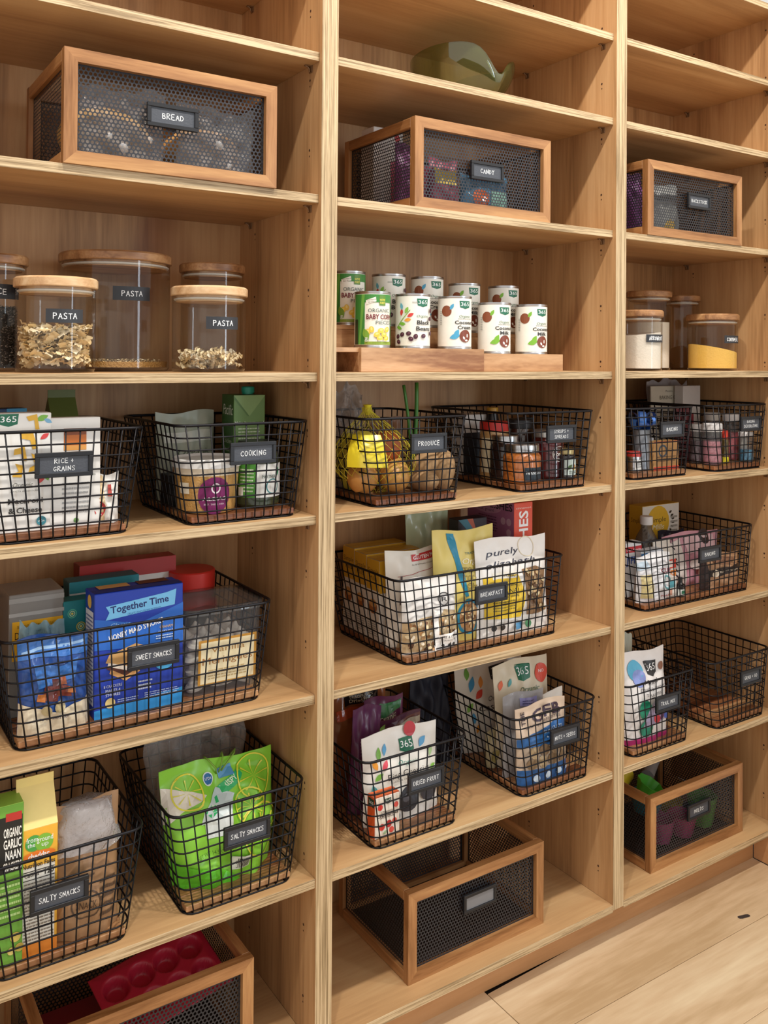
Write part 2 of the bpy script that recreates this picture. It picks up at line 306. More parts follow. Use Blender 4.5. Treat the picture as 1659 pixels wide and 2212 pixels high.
# ------------------------------------------------------------------ shelving
U = .032
SZ = {30: ZF+.963, 24: ZF+24*U, 18: ZF+18*U, 10: ZF+10*U, 0: ZF, -8: ZF-8*U, -18: ZF-18*U, -28: ZF-.8993, -38: ZF-1.1971}
TH, TU, BW, DEP, REC = .016, .0336, .7286, .349, .0109
BAYS = [(-BW, 0.0), (TU, TU+BW), (2*TU+BW, 1.392)]
TOPZ = SZ[30]
def build_shelving():
    root = empty('pantry_shelving', (0, 0, 0))
    tag(root, 'built-in light oak pantry shelving with three open bays and many shelves', 'shelving')
    for x0, x1 in ((-BW-TU, -BW), (0, TU), (TU+BW, 2*TU+BW), (1.392, 1.392+TU)):
        mb = MB(); mb.box(x0, .0012, SZ[-38], x1, DEP, TOPZ-TH, W_SIDE)
        u = mb.build('upright', root)
        e = MB(); e.box(-TU/2, -.0006, 0, TU/2, .0006, TOPZ-TH-SZ[-38]+.012, W_EDGEV, .0004); e.build('edge_band', u, ((x0+x1)/2, .0006, SZ[-38]-.012))
        h = MB()                                                    # shelf-pin holes, both faces
        for i, k in enumerate(range(-37, 29)):
            if k % 4 not in (0, 1): continue
            for yy in (.045, .275):
                for xf, sg in ((x0, -1), (x1, 1)):
                    z = ZF+k*U+(.012 if k % 4 == 1 else .022); r = .0026 if k % 4 == 0 else .0016
                    if k % 4 == 1: z = ZF+(k-1)*U+.022-.011
                    pts = [(xf+sg*.0004, yy+r*math.cos(a*PI/4), z+r*math.sin(a*PI/4)) for a in range(8)]
                    h.add(pts, [tuple(range(8))], M('#4A2E1C', .8))
        h.build('pin_holes', u)['kind'] = 'stuff'
    bk = MB(); bk.box(-BW-TU, DEP, SZ[-38]-.06, 1.392+TU, DEP+.008, TOPZ, W_SIDE); bk.build('back_panel', root)
    cp = MB(); cp.box(-BW-TU, .0, TOPZ-TH, 1.392+TU, DEP, TOPZ, W_SHELF); c = cp.build('top_panel', root)
    e = MB(); e.box(-.5, -.0012, 0, .5, 0, TH, W_EDGEH, .0003); eme = e.mesh('edge_band')
    o = ob('edge_band', eme, c, ((-BW+1.392)/2, 0, TOPZ-TH)); o.scale.x = BW+1.392+2*TU
    pin = MB(); pin.box(-.0012, -.006, -.013, 0, .006, 0, PINM, .0004); pin.box(-.013, -.004, -.002, 0, .004, 0, PINM, .0004)
    pin.tube([(-.012, 0, -.002), (-.007, 0, -.003), (-.004, 0, -.006), (-.003, 0, -.012)], .0016, PINM, 5); pme = pin.mesh('shelf_pin')
    for bi, (x0, x1) in enumerate(BAYS):
        w = x1-x0-.001; me = None
        for k in (24, 18, 10, 0, -8, -18, -28, -38):
            yf = {-38: .0012, -28: .004}.get(k, REC)
            mb = MB(); mb.box(-w/2, 0, -TH, w/2, DEP-yf-.0005, 0, W_SHELF)
            sh = mb.build('shelf', root, ((x0+x1)/2, yf, SZ[k]))
            o = ob('edge_band', eme, sh, (0, 0, -TH)); o.scale.x = w
            if k not in (-28, -38):
                for yy in (.03, .285):
                    ob('shelf_pin', pme, sh, (w/2, yy, -TH)); a = ob('shelf_pin', pme, sh, (-w/2, yy, -TH)); a.rotation_euler.z = PI
    kk = MB(); kk.box(-BW-TU, .048, 0, 1.350, .064, SZ[-38]-TH-.0005, W_KICK); kk.build('plinth', root)
build_shelving()
# ------------------------------------------------------------------ room
def st(o): o['kind'] = 'structure'; return o
wb_ = MB(); wb_.box(-2.5, .36, 0, 2.6, .46, 3.4, WALLW); st(wb_.build('wall_back'))
wr_ = MB(); wr_.box(1.366, -1.2, 0, 1.50, -.004, 3.4, WALLW); st(wr_.build('wall_right'))
tr_ = MB(); tr_.box(1.351, -1.2, 0, 1.3655, .047, .078, W_KICK, .001); st(tr_.build('baseboard_right'))
fb = MB(); fb.box(-2.5, -4.2, -.06, 2.6, .40, -.0125, M('#2A1C12', .9)); fl = st(fb.build('floor'))
def planks():
    rr = random.Random(3)
    rows = [.052, -.118, -.300, -.490, -.680, -.87, -1.06, -1.25, -1.44]
    for i in range(len(rows)-1):
        y1, y0 = rows[i], rows[i+1]; x = -1.9+rr.uniform(0, .8)
        if i == 0: cuts = [-1.4, .43, 2.0]
        else:
            cuts = [x]
            while x < 1.4: x += rr.uniform(1.2, 1.7); cuts.append(x)
            cuts = [-2.2]+cuts
        for j, (a, b) in enumerate(zip(cuts, cuts[1:])):
            b = min(b, 1.349)
            if b-a < .1: continue
            mb = MB(); g = .0007
            if i == 0 and j == 1:           # board whose back edge leaves a dark wedge by the plinth
                L = b-a; vs = [(-L/2+g, y0-y1+g, -.012), (L/2-g, y0-y1+g, -.012), (L/2-g, 0, -.012), (-L/2+.36, 0, -.012), (-L/2+g, -.013, -.012)]
                vs += [(x_, y_, 0) for x_, y_, _ in vs]
                mb.add(vs, [(5, 6, 7, 8, 9), (0, 1, 6, 5), (1, 2, 7, 6), (2, 3, 8, 7), (3, 4, 9, 8), (4, 0, 5, 9)], W_FLOOR[1])
            else: mb.box(-(b-a)/2+g, y0-y1+g, -.012, (b-a)/2-g, 0, 0, W_FLOOR[(i*2+j) % 3], .0008)
            p = mb.build('plank', fl, ((a+b)/2, y1, 0))
    k = MB(); pts = [(math.cos(t*PI/6)*.017, math.sin(t*PI/6)*.0075*(1+.3*math.cos(t)), .0005) for t in range(12)]
    k.add(pts, [tuple(range(12))], M('#332824', .7)); q = PZ(1607, 1980, 0); k.build('knot', fl, (q.x, q.y, 0), (0, 0, -.30))
planks()
# ------------------------------------------------------------------ label holders
def holder(parent, loc, lines, rotx=0, blank=False):
    mb = MB(); w, h, b, t = .086, .038, .0065, .006
    for a in ((-w/2, -h/2, w/2, -h/2+b), (-w/2, h/2-b, w/2, h/2), (-w/2, -h/2+b, -w/2+b, h/2-b), (w/2-b, -h/2+b, w/2, h/2-b)):
        mb.box(a[0], -t, a[1], a[2], 0, a[3], HOLD, .0006)
    o = mb.build('label_holder', parent, loc, (rotx, 0, 0)); o['label'] = 'black clip-on label frame'
    c = MB(); c.box(-w/2+b, -t*.55, -h/2+b, w/2-b, -t*.1, h/2-b, CARD)
    if lines:
        n = len(lines); hh = (.0088 if len(lines[0]) < 8 else .0078) if n == 1 else .0070
        S = lambda x, y, of: (x, -t*.55-of, y)
        art(c, S, 1, 1, [('h', s, 0, (.0 if n == 1 else .0058*(1-2*i)), hh, CHALK, .060) for i, s in enumerate(lines)])
    elif blank: c.mats[0] = M('#77787C', .5)
    k = c.build('label_card', o)
    if lines: k['label'] = 'slate card hand lettered ' + ' '.join(lines)
    return o
# ------------------------------------------------------------------ wire baskets
WR = .00145
def ringpts(w, d, z, rc, n=4, cy=0):
    pts = []
    for sx, sy, a0 in ((1, -1, -PI/2), (1, 1, 0), (-1, 1, PI/2), (-1, -1, PI)):
        cx, cyy = sx*(w/2-rc), sy*(d/2-rc)
        for i in range(n+1): a = a0+PI/2*i/n; pts.append((cx+rc*math.cos(a), cy+cyy+rc*math.sin(a), z))
    return pts
def basket_meshes(wb, wt, db, dt, h, nx, ny):
    """list of (name, mesh); origin = bottom centre of front face. front is nearly upright, sides and back flare"""
    out = []; NR = 9
    def dims(t): return wb+(wt-wb)*t, db+(dt-db)*t
    yc = lambda t: dims(t)[1]/2 - .002*t*0
    def P(side, s, t):
        w, d = dims(t); z = WR+t*h
        if side == 'f': return Vector((s*(w-.03)/2, 0, z))
        if side == 'b': return Vector((s*(w-.03)/2, d, z))
        if side == 'l': return Vector((-w/2, d/2+s*(d-.03)/2, z))
        return Vector((w/2, d/2+s*(d-.03)/2, z))
    for i in range(NR):
        t = i/(NR-1); w, d = dims(t); z = WR+t*h; mb = MB()
        r = WR*1.75 if i == NR-1 else WR
        mb.tube(ringpts(w, d, z, .022, 4, d/2), r, BLACKW, 8 if i == NR-1 else 5, True)
        out.append(('rim_wire' if i == NR-1 else 'ring_wire', mb.mesh('ring_wire')))
    for i in range(nx):
        s = -1+2*i/(nx-1); mb = MB()
        mb.tube([P('f', s, 1), P('f', s, .03), P('f', s, .0)+Vector((0, .004, 0)), P('b', s, 0)-Vector((0, .004, 0)), P('b', s, .03), P('b', s, 1)], WR*.9, BLACKW, 5)
        out.append(('upright_wire', mb.mesh('upright_wire')))
    for i in range(ny):
        s = -1+2*i/(ny-1); mb = MB()
        mb.tube([P('l', s, 1), P('l', s, .03), P('l', s, 0)+Vector((.004, 0, 0)), P('r', s, 0)-Vector((.004, 0, 0)), P('r', s, .03), P('r', s, 1)], WR*.9, BLACKW, 5)
        out.append(('cross_wire', mb.mesh('cross_wire')))
    return out
SMALL = dict(wb=.200, wt=.250, db=.265, dt=.298, h=.166)
BIG = dict(wb=.408, wt=.452, db=.265, dt=.298, h=.166)
BM_S = basket_meshes(**SMALL, nx=11, ny=13); BM_B = basket_meshes(**BIG, nx=21, ny=13)
BRD = {}
def strips(big):
    if big not in BRD:
        d = BIG if big else SMALL; w = d['wb']-.008; L = []
        for q in range(3): mb = MB(); mb.box(-w/2, 0, 0, w/2, .0318, .009, W_BRD[q], .0008); L.append(mb.mesh('board_strip'))
        BRD[big] = L
    return BRD[big]
BASK = {}
def basket(key, big, k, xc, yf, lab_px, lines, label, grp='wire baskets'):
    z = SZ[k]+.0002; d = BIG if big else SMALL
    r = empty('wire_basket', (xc, yf, z)); tag(r, label, 'basket', grp)
    for n, me in (BM_B if big else BM_S): ob(n, me, r)
    mb = MB(); mb.box(-d['wb']/2+.006, .006, .0036, d['wb']/2-.006, d['db']-.006, .0046, W_BRD[0]); b = mb.build('base_board', r)
    rr = random.Random(len(key)*7+ord(key[0])); order = [1, 2, 1, 0, 1, 2, 1, 0]
    for i in range(8): ob('board_strip', strips(big)[order[(i+len(key)) % 8]], b, (0, .005+i*.0319, .0046))
    q = PY(lab_px[0], lab_px[1], yf-.004); holder(r, (q.x-xc, -.0032, q.z-z), lines)
    BASK[key] = (xc, yf, z); return r
basket('rice', 0, -8, -.431, .030, (138, 1003), ['RICE +', 'GRAINS'], 'black wire basket labelled rice and grains, cut by the photo edge')
basket('cooking', 0, -8, -.129, .028, (546, 978), ['COOKING'], 'black wire basket labelled cooking holding broth, crumbs and a jar')
basket('sweet', 1, -18, -.291, .046, (331, 1414), ['SWEET SNACKS'], 'wide black wire basket labelled sweet snacks')
basket('saltl', 0, -28, -.427, .024, (128, 1932), ['SALTY SNACKS'], 'black wire basket labelled salty snacks holding cracker cartons and a brown bag')
basket('saltr', 0, -28, -.134, .022, (533, 1797), ['SALTY SNACKS'], 'black wire basket labelled salty snacks holding a lime green chip bag')
basket('produce', 0, -8, .2335, .020, (925, 957), ['PRODUCE'], 'black wire basket labelled produce')
basket('syrups', 0, -8, .5985, .022, (1211, 937), ['SYRUPS +', 'SPREADS'], 'black wire basket labelled syrups and spreads')
basket('breakfast', 1, -18, .4255, .042, (1060, 1281), ['BREAKFAST'], 'wide black wire basket labelled breakfast')
basket('dried', 0, -28, .236, .020, (919, 1684), ['DRIED FRUIT'], 'black wire basket labelled dried fruit')
basket('nuts', 0, -28, .606, .019, (1219, 1588), ['NUTS + SEEDS'], 'black wire basket labelled nuts and seeds')
basket('bakes', 0, -8, .958, .030, (1450, 927), ['BAKING'], 'smaller black wire basket labelled baking, blue ribbon inside')
basket('bakd', 0, -8, 1.258, .028, (1620, 915), ['BAKING', 'DECORATING'], 'black wire basket labelled baking decorating')
basket('bakb', 1, -18, 1.1200, .043, (1532, 1196), ['BAKING'], 'wide black wire basket labelled baking, full of bags and boxes')
basket('trail', 0, -28, .951, .021, (1441, 1516), ['TRAIL MIX'], 'black wire basket labelled trail mix')
basket('grab', 0, -28, 1.253, .016, (1620, 1461), ['GRAB + GO'], 'empty black wire basket labelled grab and go')
# ------------------------------------------------------------------ perforated bins
def perf_mesh(name, w, h, axis, pitch=.0072, hole=.0026):
    """hexagonally perforated sheet, w x h, in plane y=0 ('x') or x=0 ('y')"""
    vs = []; fs = []; ph = pitch*math.sqrt(3)/2; nx = int(w/pitch); nz = int(h/ph)
    R = pitch/math.sqrt(3); vm = {}
    def V(x, z):
        k = (round(x, 5), round(z, 5))
        if k not in vm: vm[k] = len(vs); vs.append((x, z))
        return vm[k]
    x0 = (w-(nx-.5)*pitch)/2+pitch*.25; z0 = (h-(nz-1)*ph)/2
    for j in range(nz):
        for i in range(nx - (j % 2)):
            cx, cz = x0+(i+.5*(j % 2))*pitch, z0+j*ph
            o = [V(cx+R*math.cos(PI/6+PI/3*q), cz+R*math.sin(PI/6+PI/3*q)) for q in range(6)]
            n0 = len(vs); NN = 12
            vs.extend((cx+hole*math.cos(PI/6+PI/6*q), cz+hole*math.sin(PI/6+PI/6*q)) for q in range(NN))
            for q in range(6):
                a, b, c = n0+2*q, n0+2*q+1, n0+(2*q+2) % 12
                fs.append((a, o[q], b)); fs.append((o[q], o[(q+1) % 6], b)); fs.append((b, o[(q+1) % 6], c))
    xa, xb = x0-pitch/2, x0+(nx-1)*pitch+pitch/2
    for x_, xb_, zz0, zz1 in ((-.004, xa+.0036, -.004, h+.004), (xb-.0036, w+.004, -.004, h+.004), (xa, xb, -.004, z0-ph*.5), (xa, xb, z0+(nz-1)*ph+ph*.5, h+.004)):
        n0 = len(vs); vs.extend(((x_, zz0), (xb_, zz0), (xb_, zz1), (x_, zz1))); fs.append((n0, n0+1, n0+2, n0+3))
    P3 = [(x, 0, z) for x, z in vs] if axis == 'x' else [(0, x, z) for x, z in vs]
    mb = MB(); mb.add(P3, fs, PERF); return mb.mesh(name)
BWD, BDP, BHT, FR = .358, .266, .177, .0205
def bin_parts():
    out = []
    def bar(name, a, b, m):
        mb = MB(); mb.box(*a, *b, m, .0016); out.append((name, mb.mesh(name)))
    # mitred-looking face frames: rails between posts, 12 bars
    for y0, nm in ((0, 'front_rail'), (BDP-FR*.8, 'back_rail')):
        for z0 in (0, BHT-FR):
            mb = MB(); x0, x1 = -BWD/2, BWD/2; y1 = y0+FR*.8; b = FR
            zi, zo = (z0+FR, z0) if z0 == 0 else (z0, z0+FR)
            vs = [(x0, y0, zo), (x1, y0, zo), (x1-b, y0, zi), (x0+b, y0, zi)]; vs += [(x, y1, z) for x, _, z in vs]
            F = [(0, 1, 2, 3), (7, 6, 5, 4), (0, 4, 5, 1), (1, 5, 6, 2), (2, 6, 7, 3), (3, 7, 4, 0)]
            mb.add(vs, F if z0 == 0 else [f[::-1] for f in F], W_BIN); out.append((nm, mb.mesh(nm)))
        for sx in (-1, 1):
            mb = MB(); xo, xi = sx*BWD/2, sx*(BWD/2-FR); y1 = y0+FR*.8
            vs = [(xo, y0, 0), (xi, y0, FR), (xi, y0, BHT-FR), (xo, y0, BHT)]; vs += [(x, y1, z) for x, _, z in vs]
            F = [(0, 1, 2, 3), (7, 6, 5, 4), (0, 4, 5, 1), (1, 5, 6, 2), (2, 6, 7, 3), (3, 7, 4, 0)]
            mb.add(vs, F if sx < 0 else [f[::-1] for f in F], W_BINZ); out.append(('corner_post', mb.mesh('corner_post')))
    for sx in (-1, 1):
        for z0 in (0, BHT-FR):
            x0 = -BWD/2 if sx < 0 else BWD/2-FR*.75
            bar('side_rail', (x0, FR*.8, z0), (x0+FR*.75, BDP-FR*.8, z0+FR), W_BINY)
    fw = BWD-2*FR; fh = BHT-2*FR
    out.append(('front_mesh', perf_mesh('front_mesh', fw, fh, 'x'), (-fw/2, FR*.5, FR))); out.append(('back_mesh', out[-1][1], (-fw/2, BDP-FR*.4, FR)))
    sd = perf_mesh('side_mesh', BDP-FR*1.6, fh, 'y')
    for x in (-BWD/2+FR*.4, BWD/2-FR*.4): out.append(('side_mesh', sd, (x, FR*.8, FR)))
    mb = MB(); mb.box(-BWD/2+.006, .006, .006, BWD/2-.006, BDP-.006, .010, M('#2A1D15', .7)); out.append(('bottom_panel', mb.mesh('bottom_panel')))
    return out
BINP = bin_parts()
BINS = {}
def mesh_bin(key, k, xl, yf, lab_px, lines, label):
    xc = xl+BWD/2; z = SZ[k]+.0002
    r = empty('mesh_bin', (xc, yf, z)); tag(r, label, 'bin', 'wood framed mesh bins')
    for q in BINP: ob(q[0], q[1], r, q[2] if len(q) > 2 else (0, 0, 0))
    q = PY(lab_px[0], lab_px[1], yf-.002); holder(r, (q.x-xc, .006, q.z-z), lines, 0, lines is None)
    BINS[key] = (xc, yf, z+.0102); return r
mesh_bin('bread', 10, -.4455, .003, (376, 252), ['BREAD'], 'wood framed black mesh bin labelled bread on an upper shelf')
mesh_bin('candy', 10, .2145, .014, (1056, 370), ['CANDY'], 'wood framed black mesh bin labelled candy')
mesh_bin('backstock', 10, .8765, .007, (1514, 435), ['BACKSTOCK'], 'wood framed black mesh bin labelled backstock')
mesh_bin('blank', -38, .2285, .039, (1040, 1944), None, 'empty wood framed black mesh bin with a blank label on the lowest shelf')
mesh_bin('molds', -38, .9295, .036, (1513, 1750), ['MOLDS'], 'wood framed black mesh bin labelled molds')
mesh_bin('redtray', -38, -.4595, .038, (60, 2290), None, 'wood framed black mesh bin holding a red baking mould')
# ------------------------------------------------------------------ containers and packets
CUR = [None]
def zin(key):
    if key in BASK:
        b = BASK[key]; d = BIG if key in ('sweet', 'breakfast', 'bakb') else SMALL
        CUR[0] = (b[0]-d['wb']/2+.007-(.022 if key in ('rice', 'saltl') else 0), b[0]+d['wb']/2-.007, b[1]+.006, b[1]+d['db']-.006); return b[2]+.0140
    b = BINS[key]; CUR[0] = (b[0]-BWD/2+.017, b[0]+BWD/2-.017, b[1]+.019, b[1]+BDP-.019); return b[2]
def clampx(x, w, Y, d, foot=1.0, inside=True):
    if CUR[0] is None or not inside: return x, w, Y
    lo, hi, ya, yb = CUR[0]; w = min(w, (hi-lo)/foot); hw = w*foot/2
    return min(max(x, lo+hw), hi-hw), w, min(max(Y, ya), yb-d)
def fit(u0, u1, vt, Y, zb):
    uc = (u0+u1)/2; a, b = PY(u0, vt, Y), PY(u1, vt, Y); return (a.x+b.x)/2, b.x-a.x, PY(uc, vt, Y).z-zb
def rot_of(yaw, tilt, roll=0): return (-tilt, roll, yaw)
def carton(name, label, cat, px, zb, d, col, front=(), left=(), top=(), yaw=0., tilt=0., roll=0., grp=None, rough=.45, xwh=None, top_col=None):
    if xwh: x, w, h, Y = xwh
    else: x, w, h = fit(px[0], px[1], px[2], px[3], zb); Y = px[3]; x, w, Y = clampx(x, w, Y, d)
    mb = MB(); mb.box(-w/2, 0, 0, w/2, d, h, M(col, rough), .0012)
    if top_col: mb.box(-w/2+.0006, .0006, h-.0005, w/2-.0006, d-.0006, h+.0004, M(top_col, rough))
    o = mb.build(name, None, (x, Y, zb), rot_of(yaw, tilt, roll)); tag(o, label, cat, grp)
    for nm, fn, aw, ah, its in (('front_print', lambda X, Y_, of: (X-w/2, -of, Y_), w, h, front), ('side_print', lambda X, Y_, of: (-w/2-of, d-X, Y_), d, h, left), ('top_print', lambda X, Y_, of: (X-w/2, Y_, h+.0006+of), w, d, top)):
        if its: artwork(o, fn, aw, ah, its, 0, rough, nm)
    return o
def pouch(name, label, cat, px, zb, d, col, items=(), yaw=0., tilt=0., roll=0., grp=None, rough=.42, seed=1, seal=.07, mat=None, back=None, neck=None, xwh=None, crump=.0022, taper=.03, foot=1.0, rag=0.):
    if xwh: x, w, h, Y = xwh
    else: x, w, h = fit(px[0], px[1], px[2], px[3], zb); Y = px[3]; x, w, Y = clampx(x, w, Y, d, foot, abs(zb-SZ[-28]-.0005) > 1e-6)
    h /= math.cos(tilt); rr = random.Random(seed); ph = [rr.uniform(0, 6.28) for _ in range(8)]
    def half(s, t):
        g = (.80+.20*math.sin(min(1, t/.28)*PI/2)) * (1 if t < .28 else max(0, math.cos((t-.28)/(1-seal-.28)*PI/2)) if t < 1-seal else 0)
        e = max(0, 1-abs(s)**2.6)**.62
        wr = crump*(math.sin(7*s+9*t+ph[0])+.7*math.sin(13*s-11*t+ph[1])+.5*math.sin(23*t+5*s+ph[2]))*e*(.35 if t > 1-seal else 1)
        return d/2*g*e + .0006, wr
    def wid(t):
        k = (1-taper*math.sin(PI*min(1, t*1.05)))*(foot+(1-foot)*math.sin(min(1, t/.6)*PI/2))
        k *= 1+rag*.5*math.sin(17*t+ph[4])
        if neck and t > neck: k *= 1-.55*((t-neck)/(1-neck))
        return w*k
    def S(X, Z, of, sg=-1):
        t = min(1, max(0, Z/h)); s = min(1, max(-1, (X-w/2)/(w/2))); hf, wr = half(s, t)
        zz = Z + (.004*math.sin(3*s+ph[3])*t*t) + rag*h*t*t*(.5*math.sin(5*s+ph[5])+.4*math.sin(11*s+ph[6]))
        return (s*wid(t)/2, d/2+sg*(hf+of)+wr, zz)
    m = mat or M(col, rough, 0, 0, .12, 40); mb = MB(); nx, nz = 30, 34
    mb.grid(lambda a, b: S(a*w, b*h, 0, -1), nx, nz, m); bmat = m if not back else M(back, rough)
    mb.grid(lambda a, b: S((1-a)*w, b*h, 0, 1), nx, nz, bmat)
    n = nx+1; bot = [S(i/nx*w, 0, 0, -1) for i in range(n)]+[S(i/nx*w, 0, 0, 1) for i in range(n)]
    mb.add(bot, [(i, n+i, n+i+1, i+1) for i in range(nx)], m)
    o = mb.build(name, None, (x, Y, zb), rot_of(yaw, tilt, roll)); tag(o, label, cat, grp)
    if items: artwork(o, lambda X, Z, of: S(X, Z, of+.0007), w, h, items, max(.006, w/22), rough, 'printed_artwork', .00022 if len(items) < 30 else .0001)
    return o
def cylfit(u0, u1, vt, Y, zb):
    a, b = PY(u0, vt, Y), PY(u1, vt, Y); x = (a.x+b.x)/2; ph = math.atan2(x-CAMP.x, Y-CAMP.y)
    return x, (b.x-a.x)*math.cos(ph)/2, PY((u0+u1)/2, vt, Y).z-zb
def wrapS(r, w, a0=-PI/2): return lambda X, Z, of: ((r+of)*math.cos(a0+(X-w/2)/r), (r+of)*math.sin(a0+(X-w/2)/r), Z)
def jar(name, label, cat, px, zb, body, lid, lidh=.014, neck=.86, sh=.14, fill=None, fillh=.7, lab=None, grp=None, yaw=0., lidr=None, rmax=None, n=24, shape=None, xr=None):
    if xr: x, r, h, Y = xr
    else: x, r, h = cylfit(*px, zb); Y = px[3]; x, r2, Y = clampx(x, 2*r, Y-r, 2*r); r = r2/2; Y += r
    if rmax: r = min(r, rmax)
    hb = h-lidh; rn = r*neck; o = MB()
    prof = shape(r, hb) if shape else [(0.0005, .001), (r*.93, .001), (r, .006), (r, hb*(1-sh)-.004), (r*.97, hb*(1-sh)+.002), (rn, hb*.985), (rn, hb)]
    o.lathe(prof, body, n); ro = o.build(name, None, (x, Y, zb), (0, 0, yaw)); tag(ro, label, cat, grp)
    lr = lidr*r if lidr else rn*1.06; l = MB()
    l.lathe([(lr, hb-lidh*.15), (lr*1.01, hb), (lr*1.01, h-.002), (lr*.95, h), (.0004, h)], lid, n); l.build('lid', ro)
    if fill:
        f = MB(); fh = hb*fillh; rf = r*.955
        f.lathe([(.0005, .003), (rf*.95, .003), (rf, .008), (rf, min(fh, hb*(1-sh)-.003)), (.0004, min(fh, hb*(1-sh))+.001)], fill, n); f.build('contents', ro)
    if lab:
        z0, z1, ang, base, items = lab; w = r*ang; a = MB(); S = wrapS(r+.0004, w)
        hh = (z1-z0)*hb; S2 = lambda X, Z, of: S(X, Z+z0*hb, of)
        art(a, S2, w, hh, ([('r', 0, 0, 1, 1, base)] if base else [])+list(items), .006, .5); a.build('paper_label', ro)
    return ro
G365 = '#1F6B4F'
def b365(x, y, s, col=G365, asp=1.0):
    """the small retailer badge: a flared square with 365"""
    return [('p', [(x-s*.5, y+s*.5*asp), (x+s*.5, y+s*.5*asp), (x+s*.44, y-s*.35*asp), (x, y-s*.55*asp), (x-s*.44, y-s*.35*asp)], col), ('t', '365', x, y+s*.08*asp, s*.48*asp, '#FFFFFF', s*.78)]
# ------------------------------------------------------------------ glass jars with wooden lids
def glass_jar(label, px, lidm, text, lab_w=.058, lab_h=.0215, labz=.6, fixed=None, la=-PI/2, grp='glass storage jars'):
    if fixed: x, r, h, Y = fixed
    else: x, r, h = cylfit(*px, SZ[0]); Y = px[3]
    lt = .0165; hb = h-lt; b = MB(); t = .0022
    b.lathe([(.0005, .0006), (r*.96, .0006), (r, .006), (r, hb)], GLASS, 48)
    o = b.build('storage_jar', None, (x, Y, SZ[0]+.0002)); tag(o, label, 'jar', grp)
    l = MB(); R = r+.0035
    l.lathe([(.0004, hb-.010), (r-.006, hb-.010), (r-.006, hb+.0004), (R-.001, hb+.0004), (R, hb+.002), (R, h-.003), (R-.003, h), (.0004, h)], lidm, 48)
    L = l.build('lid', o); L['label'] = 'round acacia wood lid'
    q = MB(); q.lathe([(r-.0055, hb-.008), (r-.0024, hb-.0065), (r-.0024, hb-.0045), (r-.0055, hb-.003)], M('#D9D6CF', .5), 40); q.build('seal_ring', L)
    if text:
        a = MB(); w = lab_w; S = wrapS(r+.0003, w, la); S2 = lambda X, Z, of: S(X, Z+labz*hb-lab_h/2, of)
        art(a, S2, w, lab_h, [('r', 0, 0, 1, 1, M('#2B2D32', .5)), ('h', text, .5, .5, .0088/lab_h, CHALK, .75)], .006); k = a.build('label_sticker', o); k['label'] = 'black sticker hand lettered '+text
    return x, Y, r-t-.0012, hb
JP1 = glass_jar('short glass jar of ruffled pasta with wooden lid, labelled pasta', (32, 207, 602, .105), W_LID2, 'PASTA', labz=.66)
JPB = glass_jar('widest glass jar with a thin layer of pasta, labelled pasta', (128, 366, 552, .235), W_LID, 'PASTA', .066, .024, .70)
JP3 = glass_jar('short glass jar with a little spiral pasta, labelled pasta', (371, 530, 622, .100), W_LID2, 'PASTA', .060, labz=.64)
JP4 = glass_jar('dark lidded glass jar behind the spiral pasta jar', (390, 525, 573, .225), W_LID, None)
_e = PY(55, 700, .20); JR = glass_jar('glass jar of dark wild rice at the left photo edge', None, W_LID, 'RICE', .07, .024, .74, fixed=(_e.x-.052, .052, .192, .20))
def jar_edge(u, Y, r, vt): e = PY(u, 720, Y); ph = math.atan2(e.x-r-CAMP.x, Y-CAMP.y); x = e.x-r/math.cos(ph); return (x, r, PY(u-20, vt, Y).z-SZ[0], Y)
JA = glass_jar('short glass jar of white powder labelled arrowroot', None, W_LID, 'ARROWROOT', .062, .019, .60, fixed=jar_edge(1430, .095, .054, 673))
JAB = glass_jar('taller glass jar of flour behind the arrowroot jar', None, W_LID, None, fixed=jar_edge(1448, .215, .056, 632))
JT = glass_jar('tall narrow glass jar with a brown grain remnant', None, W_LID, None, fixed=jar_edge(1510, .252, .046, 641))
JC = glass_jar('short glass jar of yellow cornmeal labelled cornmeal', (1482, 1593, 680, .112), W_LID, 'CORNMEAL', .060, .020, .62)
def stuff(name, mb, J, label, cat): o = mb.build(name, None, (J[0], J[1], SZ[0]+.0056)); tag(o, label, cat, None, 'stuff'); return o
def pieces(J, n, H, fn, mats, near=.45):
    mb = MB(); rr = random.Random(n)
    for i in range(n):
        a = rr.uniform(0, 2*PI); rad = (J[2]-.012)*(rr.uniform(near, 1)**.5); z = .006+(H-.012)*rr.random()
        R = Matrix.Rotation(rr.uniform(0, 6.28), 4, 'Z') @ Matrix.Rotation(rr.uniform(-.7, .7), 4, 'X') @ Matrix.Rotation(rr.uniform(-.7, .7), 4, 'Y'); c = Vector((rad*math.cos(a), rad*math.sin(a), z))
        vs, fs = fn(rr); out = []
        for v in vs:
            q = R @ Vector(v) + c; l = math.hypot(q.x, q.y)
            if l > J[2]-.0006: q.x *= (J[2]-.0006)/l; q.y *= (J[2]-.0006)/l
            q.z = max(q.z, .0006); out.append(q)
        mb.add(out, fs, mats[i % len(mats)], True)
    return mb
def ribbon(rr):
    L, Wd = .028, .012; nx, ny = 9, 3; vs = []
    for j in range(ny+1):
        for i in range(nx+1): e = abs(j/ny-.5)*2; vs.append(((i/nx-.5)*L, (j/ny-.5)*Wd, .0022*e*math.sin(i*2.1+j)))
    return vs, [(j*(nx+1)+i, j*(nx+1)+i+1, (j+1)*(nx+1)+i+1, (j+1)*(nx+1)+i) for j in range(ny) for i in range(nx)]
def spiral(rr):
    L, r, n = .032, .0042, 16; vs = []
    for i in range(n+1):
        a = i*.85; x = (i/n-.5)*L; vs += [(x, r*math.cos(a), r*math.sin(a)), (x+.001, -r*math.cos(a), -r*math.sin(a))]
    return vs, [(2*i, 2*i+1, 2*i+3, 2*i+2) for i in range(n)]
